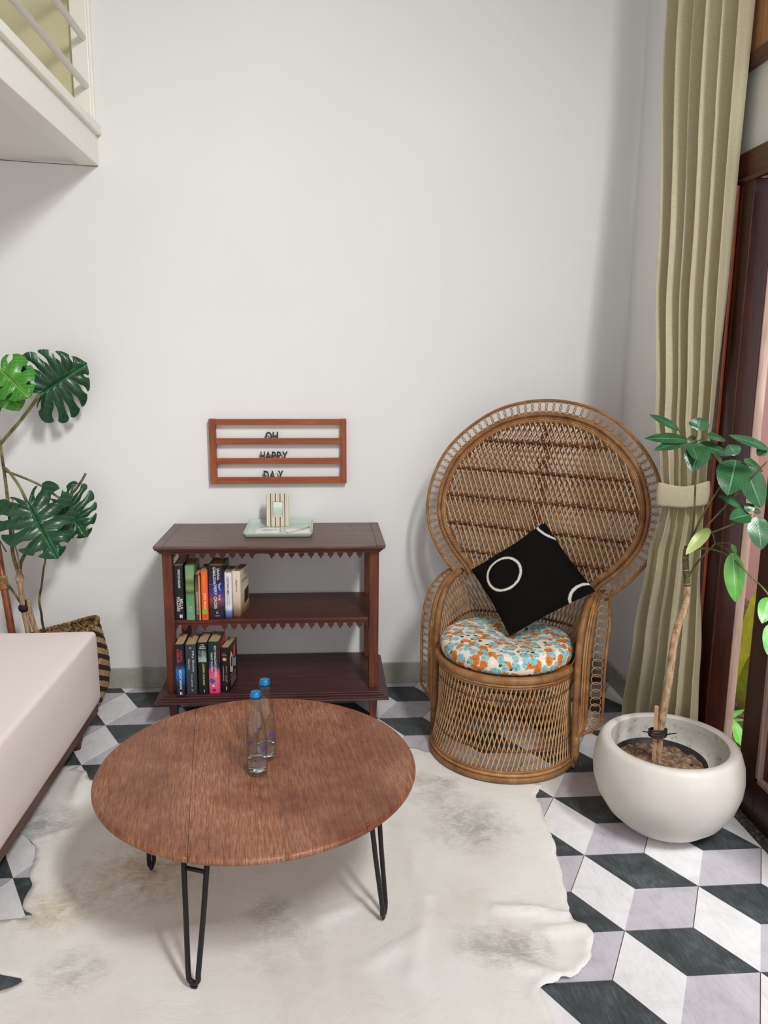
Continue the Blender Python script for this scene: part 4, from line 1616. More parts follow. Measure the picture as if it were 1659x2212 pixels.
# arms: a thick bound tube from the waist down to the floor, with a ring-chain flange swept outwards
arm_k = [(.300, .215, .672), (.300, .15, .668), (.301, .085, .645), (.302, .03, .595), (.302, -.008, .52), (.302, -.022, .42), (.303, -.022, .28), (.304, -.02, .14), (.304, -.018, .006)]
beta = math.radians(27)
for s in (-1, 1):
    P = resample(crom([(s * x, y, z) for x, y, z in arm_k], 10), .012)
    n_ = len(P)
    rr = [(.0135 if p.z > .10 else .0125 - .002 * (1 - p.z / .10)) for p in P]
    obj('arm_tube', MB().tube(P, rr, 10), r_wrap, chair)
    out = V((s * math.cos(beta), math.sin(beta), 0))

    def flange(w):
        res = []
        for i, p in enumerate(P):
            if p.z < .125 and i > 10:
                continue
            k = sstep(.125, .20, p.z) if i > 10 else 1
            k *= .55 + .45 * sstep(0, 22, i)
            res.append(p + out * (.012 + (w - .012) * k) + V((0, 0, 0)))
        return res
    for d, r0, m in ((.020, .0042, r_reed), (.029, .0045, r_reed), (.040, .0075, r_wrap)):
        obj('arm_reed', MB().tube(flange(d), r0, 7), m, chair)
    obj('outer_reed', MB().tube(flange(.104), .0058, 7), r_wrap, chair)
    ch = resample(flange(.0745), .0305)
    for i in range(1, len(ch) - 1):
        if ch[i].z < .16 and i > 4:
            continue
        t_ = ch[i + 1] - ch[i - 1]
        put_ring(ch[i], t_, out.cross(t_.normalized()), i)
    obj('foot_binding', MB().tube([p + out * .006 for p in P if p.z < .15][::3], [.017, .019, .017, .014, .0125][:len([p for p in P if p.z < .15][::3])] if False else .0155, 8), r_wrap, chair)

# side walls rising from the seat to the arms
up = []
for x, y, z in crom(arm_k[:6], 12)[::-1]:
    up.append(V((x, y, z)))
for k in range(1, 20):
    x = .300 - .600 * k / 20
    up.append(V((x, .215 + .055 * (1 - (x / .3) ** 2), .672 - .02 * (1 - (x / .3) ** 2))))
for x, y, z in crom(arm_k[:6], 12):
    up.append(V((-x, y, z)))
up = resample(up, .0115)
mb = MB()
nU = len(up)
sh = 7
for s in (1, -1):
    for i in range(0, nU, 2):
        j = i + s * sh
        if j < 0 or j >= nU:
            continue
        a = math.radians(-6 + 192 * j / (nU - 1))
        p0 = V((.268 * math.cos(a), .268 * math.sin(a), .412))
        p1 = up[i]
        if p1.z < .44:
            continue
        mid = p0.lerp(p1, .5)
        rad = V((mid.x, mid.y, 0)).normalized()
        mb.tube([p0, p0.lerp(p1, .33) + rad * .006, p0.lerp(p1, .66) + rad * .006, p1], .0027, 5, caps=False, mi=0 if s == 1 else 1)
o = obj('side_lattice', mb, [r_light, r_reed], chair, fix=False)
o['kind'] = 'stuff'
for f_k, nm in ((.35, 'side_band'),):
    Pm = []
    for j in range(4, nU - 4):
        a = math.radians(-6 + 192 * j / (nU - 1))
        p0 = V((.268 * math.cos(a), .268 * math.sin(a), .412))
        Pm.append(p0.lerp(up[j], f_k) + V((p0.x, p0.y, 0)).normalized() * .006)
    twist(Pm, .003, .004, .022, r_band, nm, chair)
obj('waist_reed', MB().tube([p + V((0, .004, .0)) for p in up[int(nU * .28):int(nU * .72)]], .007, 7), r_wrap, chair)

# floral seat cushion
m_flo = Mat('floral_cotton', '#ebe4d6', .85, spec=.2)
cobj = m_flo.coord('Object')
warp = m_flo.noise(m_flo.coord('Object', (1, 1, 1)), 30, 2)


def vor(scale, loc, warp_amt=.008):
    add = m_flo.n('ShaderNodeVectorMath', operation='ADD')
    m_flo.l(m_flo.coord('Object', (1, 1, 1), (0, 0, .5), loc), add.inputs[0])
    cmb = m_flo.n('ShaderNodeCombineXYZ')
    w_ = m_flo.math('MULTIPLY', m_flo.math('SUBTRACT', warp, .5), warp_amt * 2)
    w2 = m_flo.math('MULTIPLY', m_flo.math('SUBTRACT', m_flo.noise(m_flo.coord('Object', (1, 1, 1), (0, 0, 0), (3, 5, 1)), 70, 2), .5), warp_amt * 2)
    m_flo.l(w_, cmb.inputs[0])
    m_flo.l(w2, cmb.inputs[1])
    m_flo.l(w2, cmb.inputs[2])
    m_flo.l(cmb.outputs[0], add.inputs[1])
    nd = m_flo.n('ShaderNodeTexVoronoi', voronoi_dimensions='3D')
    nd.inputs['Scale'].default_value = scale
    nd.inputs['Randomness'].default_value = .75
    m_flo.l(add.outputs[0], nd.inputs['Vector'])
    return nd.outputs['Distance']


petal = m_flo.noise(m_flo.coord('Object'), 120, 2)
d_o = vor(25, (0, 0, 0))
d_b = vor(27, (.7, .35, .2))
d_w = vor(34, (1.7, .75, .9))
d_g = vor(30, (2.3, 1.9, .4), .006)
c_ = m_flo.mix(m_flo.ramp(d_w, [(.30, 1.0), (.34, 0.0)]), '#e9dfcf', '#f1ece2')
c_ = m_flo.mix(m_flo.ramp(d_w, [(.08, 1.0), (.12, 0.0)]), c_, '#b9c09a')
c_ = m_flo.mix(m_flo.ramp(d_g, [(.25, 1.0), (.28, 0.0)]), c_, '#3a4733')
orange = m_flo.ramp(m_flo.math('ADD', petal, m_flo.math('MULTIPLY', d_o, .4)), [(.4, '#b4591f'), (.58, '#cf7430'), (.75, '#dd8a45')])
c_ = m_flo.mix(m_flo.ramp(d_o, [(.50, 1.0), (.53, 0.0)]), c_, orange)
blue = m_flo.ramp(m_flo.math('ADD', petal, m_flo.math('MULTIPLY', d_b, .4)), [(.4, '#5f98a0'), (.58, '#86bcc2'), (.75, '#a3d2d5')])
c_ = m_flo.mix(m_flo.ramp(d_b, [(.43, 1.0), (.46, 0.0)]), c_, blue)
m_flo.color(c_)
cush = thing('seat_cushion', 'round floral seat cushion in orange, blue and white on the peacock chair', 'cushion', CH + V((0, 0, .4155)), (0, 0, CHA))
mb = MB()
NR, NA = 18, 64


def cushion_pt(u, v):
    a = 2 * PI * v
    R_ = .268
    if u < .62:
        r = u / .62 * (R_ - .03)
        z = .084 - .006 * (r / R_) ** 2
        dx, dy = r * math.cos(a) - .02, r * math.sin(a) - .035
        z -= .024 * math.exp(-((dx / .10) ** 2 + (dy / .09) ** 2))
        z += .003 * noise.noise(V((r * math.cos(a) * 12, r * math.sin(a) * 12, 2)))
    else:
        t = (u - .62) / .38 * PI
        r = R_ - .03 + .03 * math.sin(t) - (.01 if t > 2.6 else 0)
        z = .039 + .039 * math.cos(t)
        r += .003 * noise.noise(V((math.cos(a) * 4, math.sin(a) * 4, 1)))
    return V((r * math.cos(a), r * math.sin(a), z))


mb.grid(cushion_pt, 34, NA)
k = mb.add([(.225 * math.cos(2 * PI * q / NA), .225 * math.sin(2 * PI * q / NA), 0) for q in range(NA)])
mb.face([k + q for q in range(NA)][::-1])
me_o = obj('cushion_cover', mb, m_flo, cush)
pip = [cushion_pt(.62 + .38 * .93, q / 64) for q in range(64)]
obj('piping', MB().tube([V((p.x * 1.012, p.y * 1.012, max(p.z, .004))) for p in pip], .0032, 6, True), m_flo, cush)

# black pillow standing on one corner
pil = thing('throw_pillow', 'square black throw pillow with white ring outlines standing on a corner in the chair', 'pillow', CH, (0, 0, CHA))
pB, pT, pL, pR = V((.016, -.005, .492)), V((.061, .235, .926)), V((-.213, .118, .710)), V((.323, .095, .702))
pc_ = (pB + pT + pL + pR) / 4
nrm = (pR - pL).cross(pT - pB).normalized()
if nrm.y > 0:
    nrm = -nrm
UVC = ((.0, .0),)


def pil_pt(u, v, side):
    """u from B->R side, v from B->L side"""
    p = pB.lerp(pR, u).lerp(pL.lerp(pT, u), v)
    e = (4 * u * (1 - u)) ** .55 * (4 * v * (1 - v)) ** .55
    pull = .007 * ((4 * u * (1 - u)) * (1 - 4 * v * (1 - v)) + (4 * v * (1 - v)) * (1 - 4 * u * (1 - u)))
    p = p + (pc_ - p).normalized() * pull
    z = .056 * e + .004 * noise.noise(V((u * 4, v * 4, side)))
    return p + nrm * (z * side if side > 0 else -z * .95)


m_pil = Mat('black_pillow_cotton', '#0f0d0c', .92, spec=.12)
uvp = m_pil.coord('UV')
wob = m_pil.noise(m_pil.coord('UV'), 26, 2)
pcol = None
for (cu, cvv, rad, hw) in ((.306, .67, .205, .011), (.918, -.10, .215, .011), (1.25, 1.0, .348, .010)):
    d = m_pil.n('ShaderNodeVectorMath', operation='DISTANCE')
    m_pil.l(uvp, d.inputs[0])
    d.inputs[1].default_value = (cu, cvv, 0)
    e = m_pil.math('ABSOLUTE', m_pil.math('SUBTRACT', m_pil.math('ADD', d.outputs['Value'], m_pil.math('MULTIPLY', m_pil.math('SUBTRACT', wob, .5), .014)), rad))
    k = m_pil.ramp(e, [(hw, 1.0), (hw + .006, 0.0)])
    pcol = k if pcol is None else m_pil.math('MAXIMUM', pcol, k)
m_pil.color(m_pil.mix(pcol, '#0f0d0c', '#d8d4c8'))
m_pil.bump(m_pil.noise(m_pil.coord('UV'), 220, 2), .25, .001)
mb = MB()
mb.grid(lambda u, v: pil_pt(u, v, 1), 26, 26)
obj('front_panel', mb, m_pil, pil, fix=False)
mb = MB()
mb.grid(lambda u, v: pil_pt(v, u, -1), 26, 26)
obj('back_panel', mb, m_black, pil, fix=False)

# ------------------------------------------------------------------ curtain
cur = thing('curtain', 'tall olive linen curtain gathered by a tieback beside the garden door', 'curtain', (1.34, 2.85, 0))
KEY = [  # z, left x, left y, right x, right y, fold depth
    (3.42, 1.345, 3.20, 1.372, 2.66, .046), (2.85, 1.345, 3.165, 1.372, 2.648, .046), (1.9, 1.305, 3.00, 1.375, 2.66, .042), (1.40, 1.272, 2.880, 1.378, 2.672, .034),
    (1.20, 1.248, 2.785, 1.38, 2.695, .024), (1.12, 1.248, 2.765, 1.38, 2.70, .020), (1.05, 1.248, 2.762, 1.38, 2.70, .020), (.98, 1.25, 2.785, 1.38, 2.69, .024),
    (.87, 1.253, 2.825, 1.38, 2.675, .030), (.50, 1.275, 2.925, 1.38, 2.62, .038), (.12, 1.30, 3.03, 1.38, 2.59, .04), (.015, 1.30, 3.04, 1.38, 2.59, .04)]


def ckey(z):
    for a, b in zip(KEY, KEY[1:]):
        if z >= b[0]:
            t = (z - b[0]) / (a[0] - b[0])
            t = t * t * (3 - 2 * t)
            return [b[i] + (a[i] - b[i]) * t for i in range(1, 6)]
    return list(KEY[-1][1:])


def fold(t, z):
    ph = 1.3 + .10 * math.sin(z * 1.1)
    t2 = t + .022 * math.sin(2 * PI * t * 2.3 + 1.0)
    w = math.sin(2 * PI * 5.0 * t2 + ph)
    w = math.copysign(abs(w) ** .8, w)
    return w + .16 * math.sin(2 * PI * 11 * t + 2 + .3 * z) * (.5 + .5 * math.sin(5 * t)) + .10 * noise.noise(V((t * 8, z * 1.5, 0)))


def cur_pt(u, v):
    z = 3.42 + (.015 - 3.42) * v
    lx, ly, rx, ry, am = ckey(z)
    d = V((rx - lx, ry - ly, 0)).normalized()
    nn = V((d.y, -d.x, 0))            # towards the room
    p = V((lx + (rx - lx) * u, ly + (ry - ly) * u, z))
    # sideways swing of folds makes them overlap
    sw = .32 * am * math.cos(2 * PI * 5.0 * u + 1.3)
    return p + nn * (fold(u, z) * am) + d * sw - V((1.34, 2.85, 0))


mb = MB()
mb.grid(cur_pt, 220, 110)
o = obj('fabric', mb, m_curtain, cur, fix=False)
md = o.modifiers.new('thickness', 'SOLIDIFY')
md.thickness = .0016
mb = MB()


def tie_pt(u, v):
    a = 2 * PI * u
    lx, ly, rx, ry, am = ckey(1.09)
    cx, cy = (lx + rx) / 2, (ly + ry) / 2
    d = V((rx - lx, ry - ly, 0))
    hl = d.length / 2 + .012
    d.normalize()
    nn = V((d.y, -d.x, 0))
    hw = .036 + .002 * math.sin(5 * a)
    ca, sa = math.cos(a), math.sin(a)
    ca2 = math.copysign(abs(ca) ** .8, ca)
    sa2 = math.copysign(abs(sa) ** .8, sa)
    front = max(0, sa)
    zc = 1.112 - .010 * front * (1 - abs(ca)) + .008 * ca
    hz = .041 + .002 * math.sin(3 * a)
    bul = .004 * (1 - (2 * v - 1) ** 2)
    return V((cx, cy, zc + hz * (2 * v - 1))) + d * ca2 * (hl + bul) + nn * sa2 * (hw + bul) - V((1.34, 2.85, 0))


mb.grid(tie_pt, 60, 10)
o = obj('tieback', mb, m_curtain, cur, fix=False)
md = o.modifiers.new('thickness', 'SOLIDIFY')
md.thickness = .003
rod = MB()
rod.tube([(.025, -1.4, 3.46), (.025, .62, 3.46)], .012, 10)
rod.box(.02, .094, .50, .53, 3.445, 3.475)
obj('rod', rod, m_iron, cur)

# ------------------------------------------------------------------ leaves


def leaf(parent, name, base, tip, width, mat, nrm=(-.2, -.8, .5), droop=.12, fold_=.10, nu=6, nv=9, blunt=.8):
    b, t = V(base), V(tip)
    ax = t - b
    Ln = ax.length
    a = ax.normalized()
    n_ = V(nrm)
    n_ = (n_ - a * n_.dot(a)).normalized()
    w = a.cross(n_)
    mb = MB()

    def fn(u, v):
        s = v
        hw = width * .5 * (math.sin(PI * min(1, (s * .96 + .02)) ** blunt) ** .72)
        if s > .88:
            hw *= 1 - .35 * (s - .88) / .12
        o = (2 * u - 1) * hw
        bend = -droop * Ln * (s * (1 - s)) * -1 * 1.0
        return b + a * (Ln * s) + w * o + n_ * (bend - 0 + fold_ * abs(o) + .04 * Ln * math.sin(6 * s) * .3 + .02 * width * math.sin(9 * s + 3 * u))
    mb.grid(fn, nu, nv)
    return obj(name, mb, mat, parent, fix=False)


def tube_obj(parent, name, pts_, r, mat, seg=7, n=6):
    P = crom(pts_, n)
    if isinstance(r, tuple):
        rr = [r[0] + (r[1] - r[0]) * i / (len(P) - 1) for i in range(len(P))]
    else:
        rr = r
    return obj(name, MB().tube(P, rr, seg), mat, parent)


# ------------------------------------------------------------------ white bowl planter with a young umbrella tree
PC = V((1.170, 2.386, 0))
pot = thing('planter', 'large round cream bowl planter standing on the floor beside the garden door', 'planter', PC)
po = [(0, .0), (.080, 0), (.105, .005), (.148, .026), (.192, .066), (.226, .120), (.243, .175), (.2465, .215), (.242, .262), (.229, .302), (.221, .313), (.214, .316)]
pi_ = [(.197, .316), (.191, .311), (.193, .295), (.199, .262), (.199, .23), (.190, .205), (.0, .20)]
obj('bowl', MB().lathe(po + pi_[:2], 72), m_pot, pot)
obj('inner_wall', MB().lathe(pi_[1:], 64), m_potin, pot)
plant = thing('umbrella_tree', 'young umbrella tree with a thin bare trunk growing in the cream bowl planter', 'plant', PC + V((0, 0, .2005)))
O = PC + V((0, 0, .2005))


def loc(pts_):
    return [V(p) - O for p in pts_]


mb = MB()
LC = V((-.028, .0, 0))
mb.lathe([(0, .0), (.140, .0), (.150, .004), (.152, .046), (.1535, .048), (.147, .048), (.144, .030), (0, .030)], 48, LC)
obj('grow_pot', mb, m_liner, plant)
mb = MB()
mb.grid(lambda u, v: LC + V((.142 * u * math.cos(2 * PI * v), .142 * u * math.sin(2 * PI * v), .042 + .016 * noise.noise(V((u * math.cos(2 * PI * v) * 5, u * math.sin(2 * PI * v) * 5, 1))) - .010 * u * u)), 18, 48)
obj('soil', mb, m_soil, plant, fix=False)
trunk = [(1.184, 2.400, 0.990), (1.176, 2.389, 0.949), (1.184, 2.378, 0.860), (1.178, 2.367, 0.800), (1.153, 2.356, 0.732), (1.138, 2.344, 0.672), (1.131, 2.346, 0.549), (1.131, 2.365, 0.430), (1.133, 2.385, 0.338), (1.143, 2.403, 0.225)]
P = crom(loc(trunk), 10)
zs_ = [p.z for p in P]
rr = [.0105 + .0035 * i / len(P) + .0012 * noise.noise(V((0, 0, p.z * 60))) for i, p in enumerate(P)]
split = next(i for i, p in enumerate(P) if p.z + O.z < .865)
obj('upper_stem', MB().tube(P[:split + 1], [r * .92 for r in rr[:split + 1]], 9), s_olive, plant)
obj('trunk', MB().tube(P[split:], rr[split:], 10), s_brown, plant)
for i in range(4, len(P) - 30, 5):
    p, q = P[i], P[i + 1]
    t_ = (q - p).normalized()
    n1_ = t_.orthogonal().normalized()
    b1 = t_.cross(n1_)
    rg = [p + (n1_ * math.cos(2 * PI * k / 9) + b1 * math.sin(2 * PI * k / 9)) * rr[i] * .98 + t_ * .0015 * math.sin(2 * PI * k / 9 + i) for k in range(9)]
    obj('leaf_scar', MB().tube(rg, .0016, 4, True), s_brown, plant)
mb = MB()
sa_, sb_ = V((1.108, 2.368, .448)) - O, V((1.122, 2.388, .225)) - O
ax = (sb_ - sa_).normalized()
mb.box(-.006, .006, -.005, .005, 0, (sb_ - sa_).length, 0, Matrix.Translation(sa_) @ ax.to_track_quat('Z', 'Y').to_matrix().to_4x4())
obj('stake', mb, w_stake, plant, bevel=.0008)
tc = V((1.122, 2.376, .351)) - O
mb = MB()
for k in range(4):
    el = [tc + V((.030 * math.cos(2 * PI * q / 20), .020 * math.sin(2 * PI * q / 20), -.009 + .006 * k + .003 * math.sin(2 * PI * q / 20 + k))) for q in range(20)]
    mb.tube(el, .0032, 5, True)
mb.tube([tc + V((-.024, -.018, .006)), tc + V((-.060, -.02, .014))], .0022, 5)
mb.tube([tc + V((.024, -.018, 0)), tc + V((.056, -.02, .004))], .0022, 5)
obj('tie', mb, m_tie, plant)
PET = {'p1': [(1.184, 2.392, .985), (1.190, 2.386, 1.048), (1.188, 2.384, 1.149), (1.179, 2.381, 1.273), (1.175, 2.380, 1.329)],
       'p1b': [(1.174, 2.380, 1.332), (1.174, 2.375, 1.369)], 'p1c': [(1.174, 2.380, 1.332), (1.191, 2.345, 1.353)], 'p1d': [(1.174, 2.382, 1.330), (1.150, 2.394, 1.342), (1.124, 2.400, 1.368)],
       'p2': [(1.184, 2.392, .985), (1.198, 2.380, 1.052), (1.210, 2.348, 1.124), (1.226, 2.302, 1.202), (1.240, 2.256, 1.288)],
       'p3': [(1.182, 2.396, .975), (1.196, 2.391, 1.005), (1.214, 2.351, 1.061), (1.243, 2.277, 1.155), (1.262, 2.219, 1.225), (1.281, 2.151, 1.301)],
       'p4': [(1.182, 2.398, .968), (1.194, 2.397, .984), (1.203, 2.378, 1.008), (1.217, 2.348, 1.038), (1.257, 2.259, 1.092), (1.278, 2.204, 1.132)],
       'p5': [(1.178, 2.395, .945), (1.191, 2.400, .967), (1.208, 2.372, .987), (1.231, 2.329, .996), (1.260, 2.274, .985), (1.296, 2.207, .940), (1.326, 2.146, .891), (1.338, 2.13, .81)],
       'p6': [(1.184, 2.385, .87), (1.194, 2.395, .885), (1.209, 2.378, .937), (1.234, 2.320, 1.016)], 'p6b': [(1.234, 2.320, 1.016), (1.229, 2.325, 1.041), (1.221, 2.337, 1.061)],
       'p6c': [(1.234, 2.320, 1.017), (1.250, 2.287, 1.026), (1.260, 2.267, 1.025)], 'p6d': [(1.234, 2.320, 1.016), (1.249, 2.293, 1.011), (1.264, 2.264, .999)]}
for nm, q in PET.items():
    tube_obj(plant, 'petiole', loc(q), (.0036, .0026) if len(nm) == 2 else .0019, s_green)
DARK = [((1.124, 2.400, 1.368), (1.025, 2.400, 1.417), .026), ((1.154, 2.400, 1.336), (1.003, 2.370, 1.344), .036), ((1.154, 2.400, 1.331), (1.027, 2.350, 1.310), .035), ((1.160, 2.400, 1.336), (1.197, 2.430, 1.346), .018), ((1.174, 2.375, 1.369), (1.190, 2.395, 1.408), .054), ((1.191, 2.345, 1.353), (1.273, 2.385, 1.339), .031), ((1.165, 2.398, 1.328), (1.144, 2.298, 1.283), .038), ((1.182, 2.366, 1.328), (1.138, 2.316, 1.247), .067), ((1.179, 2.372, 1.326), (1.286, 2.372, 1.291), .036), ((1.208, 2.322, 1.299), (1.262, 2.362, 1.257), .031),
        ((1.240, 2.253, 1.305), (1.229, 2.283, 1.334), .042), ((1.241, 2.253, 1.289), (1.182, 2.173, 1.197), .084), ((1.252, 2.229, 1.292), (1.327, 2.249, 1.256), .030), ((1.255, 2.225, 1.272), (1.301, 2.195, 1.154), .068), ((1.278, 2.151, 1.333), (1.157, 2.151, 1.374), .028), ((1.274, 2.161, 1.336), (1.255, 2.161, 1.313), .028), ((1.266, 2.229, 1.148), (1.182, 2.229, 1.186), .023), ((1.276, 2.209, 1.130), (1.199, 2.179, 1.123), .048), ((1.279, 2.199, 1.142), (1.262, 2.219, 1.163), .027), ((1.279, 2.199, 1.143), (1.304, 2.199, 1.141), .018), ((1.285, 2.187, 1.127), (1.286, 2.147, 1.038), .057)]
for b, t, w in DARK:
    leaf(plant, 'leaf', V(b) - O, V(t) - O, w * 1.15, l_dark, (-.25, -.75, .6))
o = leaf(plant, 'leaf', V((1.221, 2.337, 1.061)) - O, V((1.136, 2.307, .985)) - O, .040, l_pale, (-.4, -.75, .5), .22)
o['label'] = 'pale yellow-green leaf'
for b, t, w in [((1.264, 2.264, .999), (1.277, 2.244, .847), .062), ((1.260, 2.267, 1.026), (1.277, 2.267, .995), .016), ((1.325, 2.149, .888), (1.282, 2.099, .827), .050), ((1.336, 2.143, .808), (1.306, 2.093, .731), .042)]:
    o = leaf(plant, 'leaf', V(b) - O, V(t) - O, w, l_light, (-.3, -.9, .25), .10)
    o['label'] = 'bright green hanging leaf'

# ------------------------------------------------------------------ basket with a monstera behind the bed
BC = V((-1.205, 3.435, 0))
bas = thing('basket', 'woven black and tan striped basket holding the monstera behind the bed', 'basket', BC)
m_bas = Mat('woven_basket', '#a98a5c', .8)
uvb = m_bas.sep(m_bas.coord('UV'))
diag = m_bas.math('FRACT', m_bas.math('ADD', m_bas.math('MULTIPLY', uvb[0], 14.0), m_bas.math('MULTIPLY', uvb[1], .30)))
dk = m_bas.ramp(m_bas.math('ADD', diag, m_bas.math('MULTIPLY', m_bas.math('SUBTRACT', m_bas.noise(m_bas.coord('Object'), 60, 2), .5), .35)), [(.5, 0.0), (.56, 1.0)])
m_bas.color(m_bas.mix(dk, m_bas.ramp(m_bas.noise(m_bas.coord('Object'), 90, 3), [(.35, '#8f7044'), (.65, '#c0a070')]), '#2a2119'))
m_basin = Mat('basket_rim_cord', '#7d6138', .85)
m_basin.color(m_basin.ramp(m_basin.noise(m_basin.coord('Object'), 80, 3), [(.38, '#2c2117'), (.5, '#7d6138'), (.65, '#a88756')]))
rows = 26


def RIM(a):
    return -.062 + .048 * math.cos(a) - .012 * math.sin(a) + .006 * math.sin(3 * a)

prof = []


def bas_r(z):
    ks = ((0, .150), (.04, .185), (.10, .213), (.18, .224), (.26, .220), (.34, .205), (.425, .188))
    for (a, ra), (b, rb) in zip(ks, ks[1:]):
        if z <= b:
            return ra + (rb - ra) * sstep(0, 1, (z - a) / (b - a)) if False else ra + (rb - ra) * (z - a) / (b - a)
    return ks[-1][1]


mb = MB()
seg = 96
rws = []
NR_ = rows * 4
for i in range(NR_ + 1):
    z = .425 * i / NR_
    ring = []
    for j in range(seg):
        a = 2 * PI * j / seg
        row = int(i / 4)
        bulge = .0045 * math.sin(PI * (i % 4) / 4) * (.65 + .35 * math.cos(24 * a + PI * row))
        r = bas_r(z) + bulge
        ring.append((r * math.cos(a), r * math.sin(a), z * (1 + RIM(a) / .425)))
    rws.append(mb.add(ring))
for i in range(NR_):
    for j in range(seg):
        k = (j + 1) % seg
        mb.face((rws[i] + j, rws[i] + k, rws[i + 1] + k, rws[i + 1] + j), 0, True, [(j / seg, i / 4), ((j + 1) / seg, i / 4), ((j + 1) / seg, (i + 1) / 4), (j / seg, (i + 1) / 4)])
inn = [mb.add([((bas_r(z) - .012) * math.cos(2 * PI * j / seg), (bas_r(z) - .012) * math.sin(2 * PI * j / seg), z * (1 + RIM(2 * PI * j / seg) / .425)) for j in range(seg)]) for z in (.425, .36, .30)]
for a, b in zip([rws[-1]] + inn, inn):
    for j in range(seg):
        k = (j + 1) % seg
        mb.face((a + j, a + k, b + k, b + j), 1, True)
mb.face([rws[0] + j for j in range(seg)][::-1], 0)
obj('body', mb, [m_bas, m_basin], bas)
twist([V((.183 * math.cos(2 * PI * q / 80), .183 * math.sin(2 * PI * q / 80), .430 + RIM(2 * PI * q / 80))) for q in range(80)], .0065, .0055, .03, m_basin, 'rim_braid', bas, True)

mon = thing('monstera', 'tall monstera with split dark green leaves growing from the woven basket', 'plant', BC + V((0, 0, .30)))
O = BC + V((0, 0, .30))
mb = MB()
mb.lathe([(0, -.02), (.185, -.02), (.185, .002), (.15, .012), (.06, .016), (0, .014)], 40)
obj('soil', mb, m_soil, mon)
MS = {'petiole1': ([(-1.207, 3.475, 1.429), (-1.291, 3.465, 1.320), (-1.379, 3.450, 1.217), (-1.384, 3.45, 1.19)], .007, s_green),
      'stemA': ([(-1.381, 3.450, 1.218), (-1.374, 3.450, 1.110), (-1.369, 3.450, 1.005), (-1.366, 3.450, .880), (-1.365, 3.450, .739), (-1.351, 3.450, .662), (-1.343, 3.445, .615)], (.0065, .009), s_olive),
      'petiole2': ([(-1.258, 3.370, .978), (-1.290, 3.385, 1.043), (-1.337, 3.41, 1.101), (-1.372, 3.445, 1.118)], .006, s_green),
      'petiole3': ([(-1.146, 3.490, .962), (-1.197, 3.480, 1.004), (-1.244, 3.480, 1.037), (-1.316, 3.470, 1.074), (-1.372, 3.455, 1.10)], .005, s_green),
      'stick': ([(-1.345, 3.455, .640), (-1.340, 3.47, .69), (-1.317, 3.490, .736), (-1.268, 3.500, .805), (-1.095, 3.500, 1.010), (-1.046, 3.500, 1.082)], (.009, .0055), s_olive),
      'stemB': ([(-1.352, 3.46, .98), (-1.358, 3.460, .791), (-1.348, 3.458, .729), (-1.342, 3.45, .655)], .0035, s_brown),
      'trunk': ([(-1.343, 3.445, .665), (-1.341, 3.440, .638), (-1.339, 3.440, .595), (-1.336, 3.440, .519), (-1.330, 3.440, .451), (-1.320, 3.440, .366), (-1.317, 3.440, .298)], (.0135, .0125), s_brown),
      'side': ([(-1.431, 3.430, .646), (-1.388, 3.430, .599), (-1.358, 3.433, .545), (-1.337, 3.438, .500)], .0055, s_olive),
      'thin': ([(-1.229, 3.460, .765), (-1.232, 3.46, .70), (-1.242, 3.460, .662), (-1.255, 3.460, .589), (-1.271, 3.460, .515), (-1.266, 3.460, .454), (-1.265, 3.460, .417), (-1.259, 3.460, .365), (-1.257, 3.460, .300)], (.004, .0065), s_olive),
      'stub': ([(-1.313, 3.445, .526), (-1.308, 3.445, .468), (-1.296, 3.445, .404), (-1.275, 3.440, .33), (-1.27, 3.44, .30)], (.010, .014), s_brown),
      'petiole4': ([(-1.318, 3.38, 1.47), (-1.344, 3.430, 1.401), (-1.377, 3.445, 1.335), (-1.383, 3.45, 1.21)], .004, s_olive)}
for nm, (q, r, m) in MS.items():
    tube_obj(mon, 'trunk' if nm == 'trunk' else ('stem' if not nm.startswith('pet') else 'petiole'), loc(q), r, m, 8)
knob = V((-1.341, 3.442, .625)) - O
mb = MB()
mb.grid(lambda u, v: knob + V((.017 * math.sin(PI * u) * math.cos(2 * PI * v), .017 * math.sin(PI * u) * math.sin(2 * PI * v), .04 * math.cos(PI * u))) * (1 + .25 * noise.noise(V((math.cos(2 * PI * v) * 2, math.sin(2 * PI * v) * 2, u * 5)))), 12, 14)
obj('knot', mb, s_brown, mon)
tk = V((-1.333, 3.440, .492)) - O
mb = MB()
mb.lathe([(.010, -.024), (.020, -.014), (.0225, 0), (.019, .010), (.013, .012)], 16, tk)
mb.tube([tk + V((.012, -.005, .008)), tk + V((.014, -.006, .034))], .0035, 6)
obj('tie', mb, m_tie, mon)


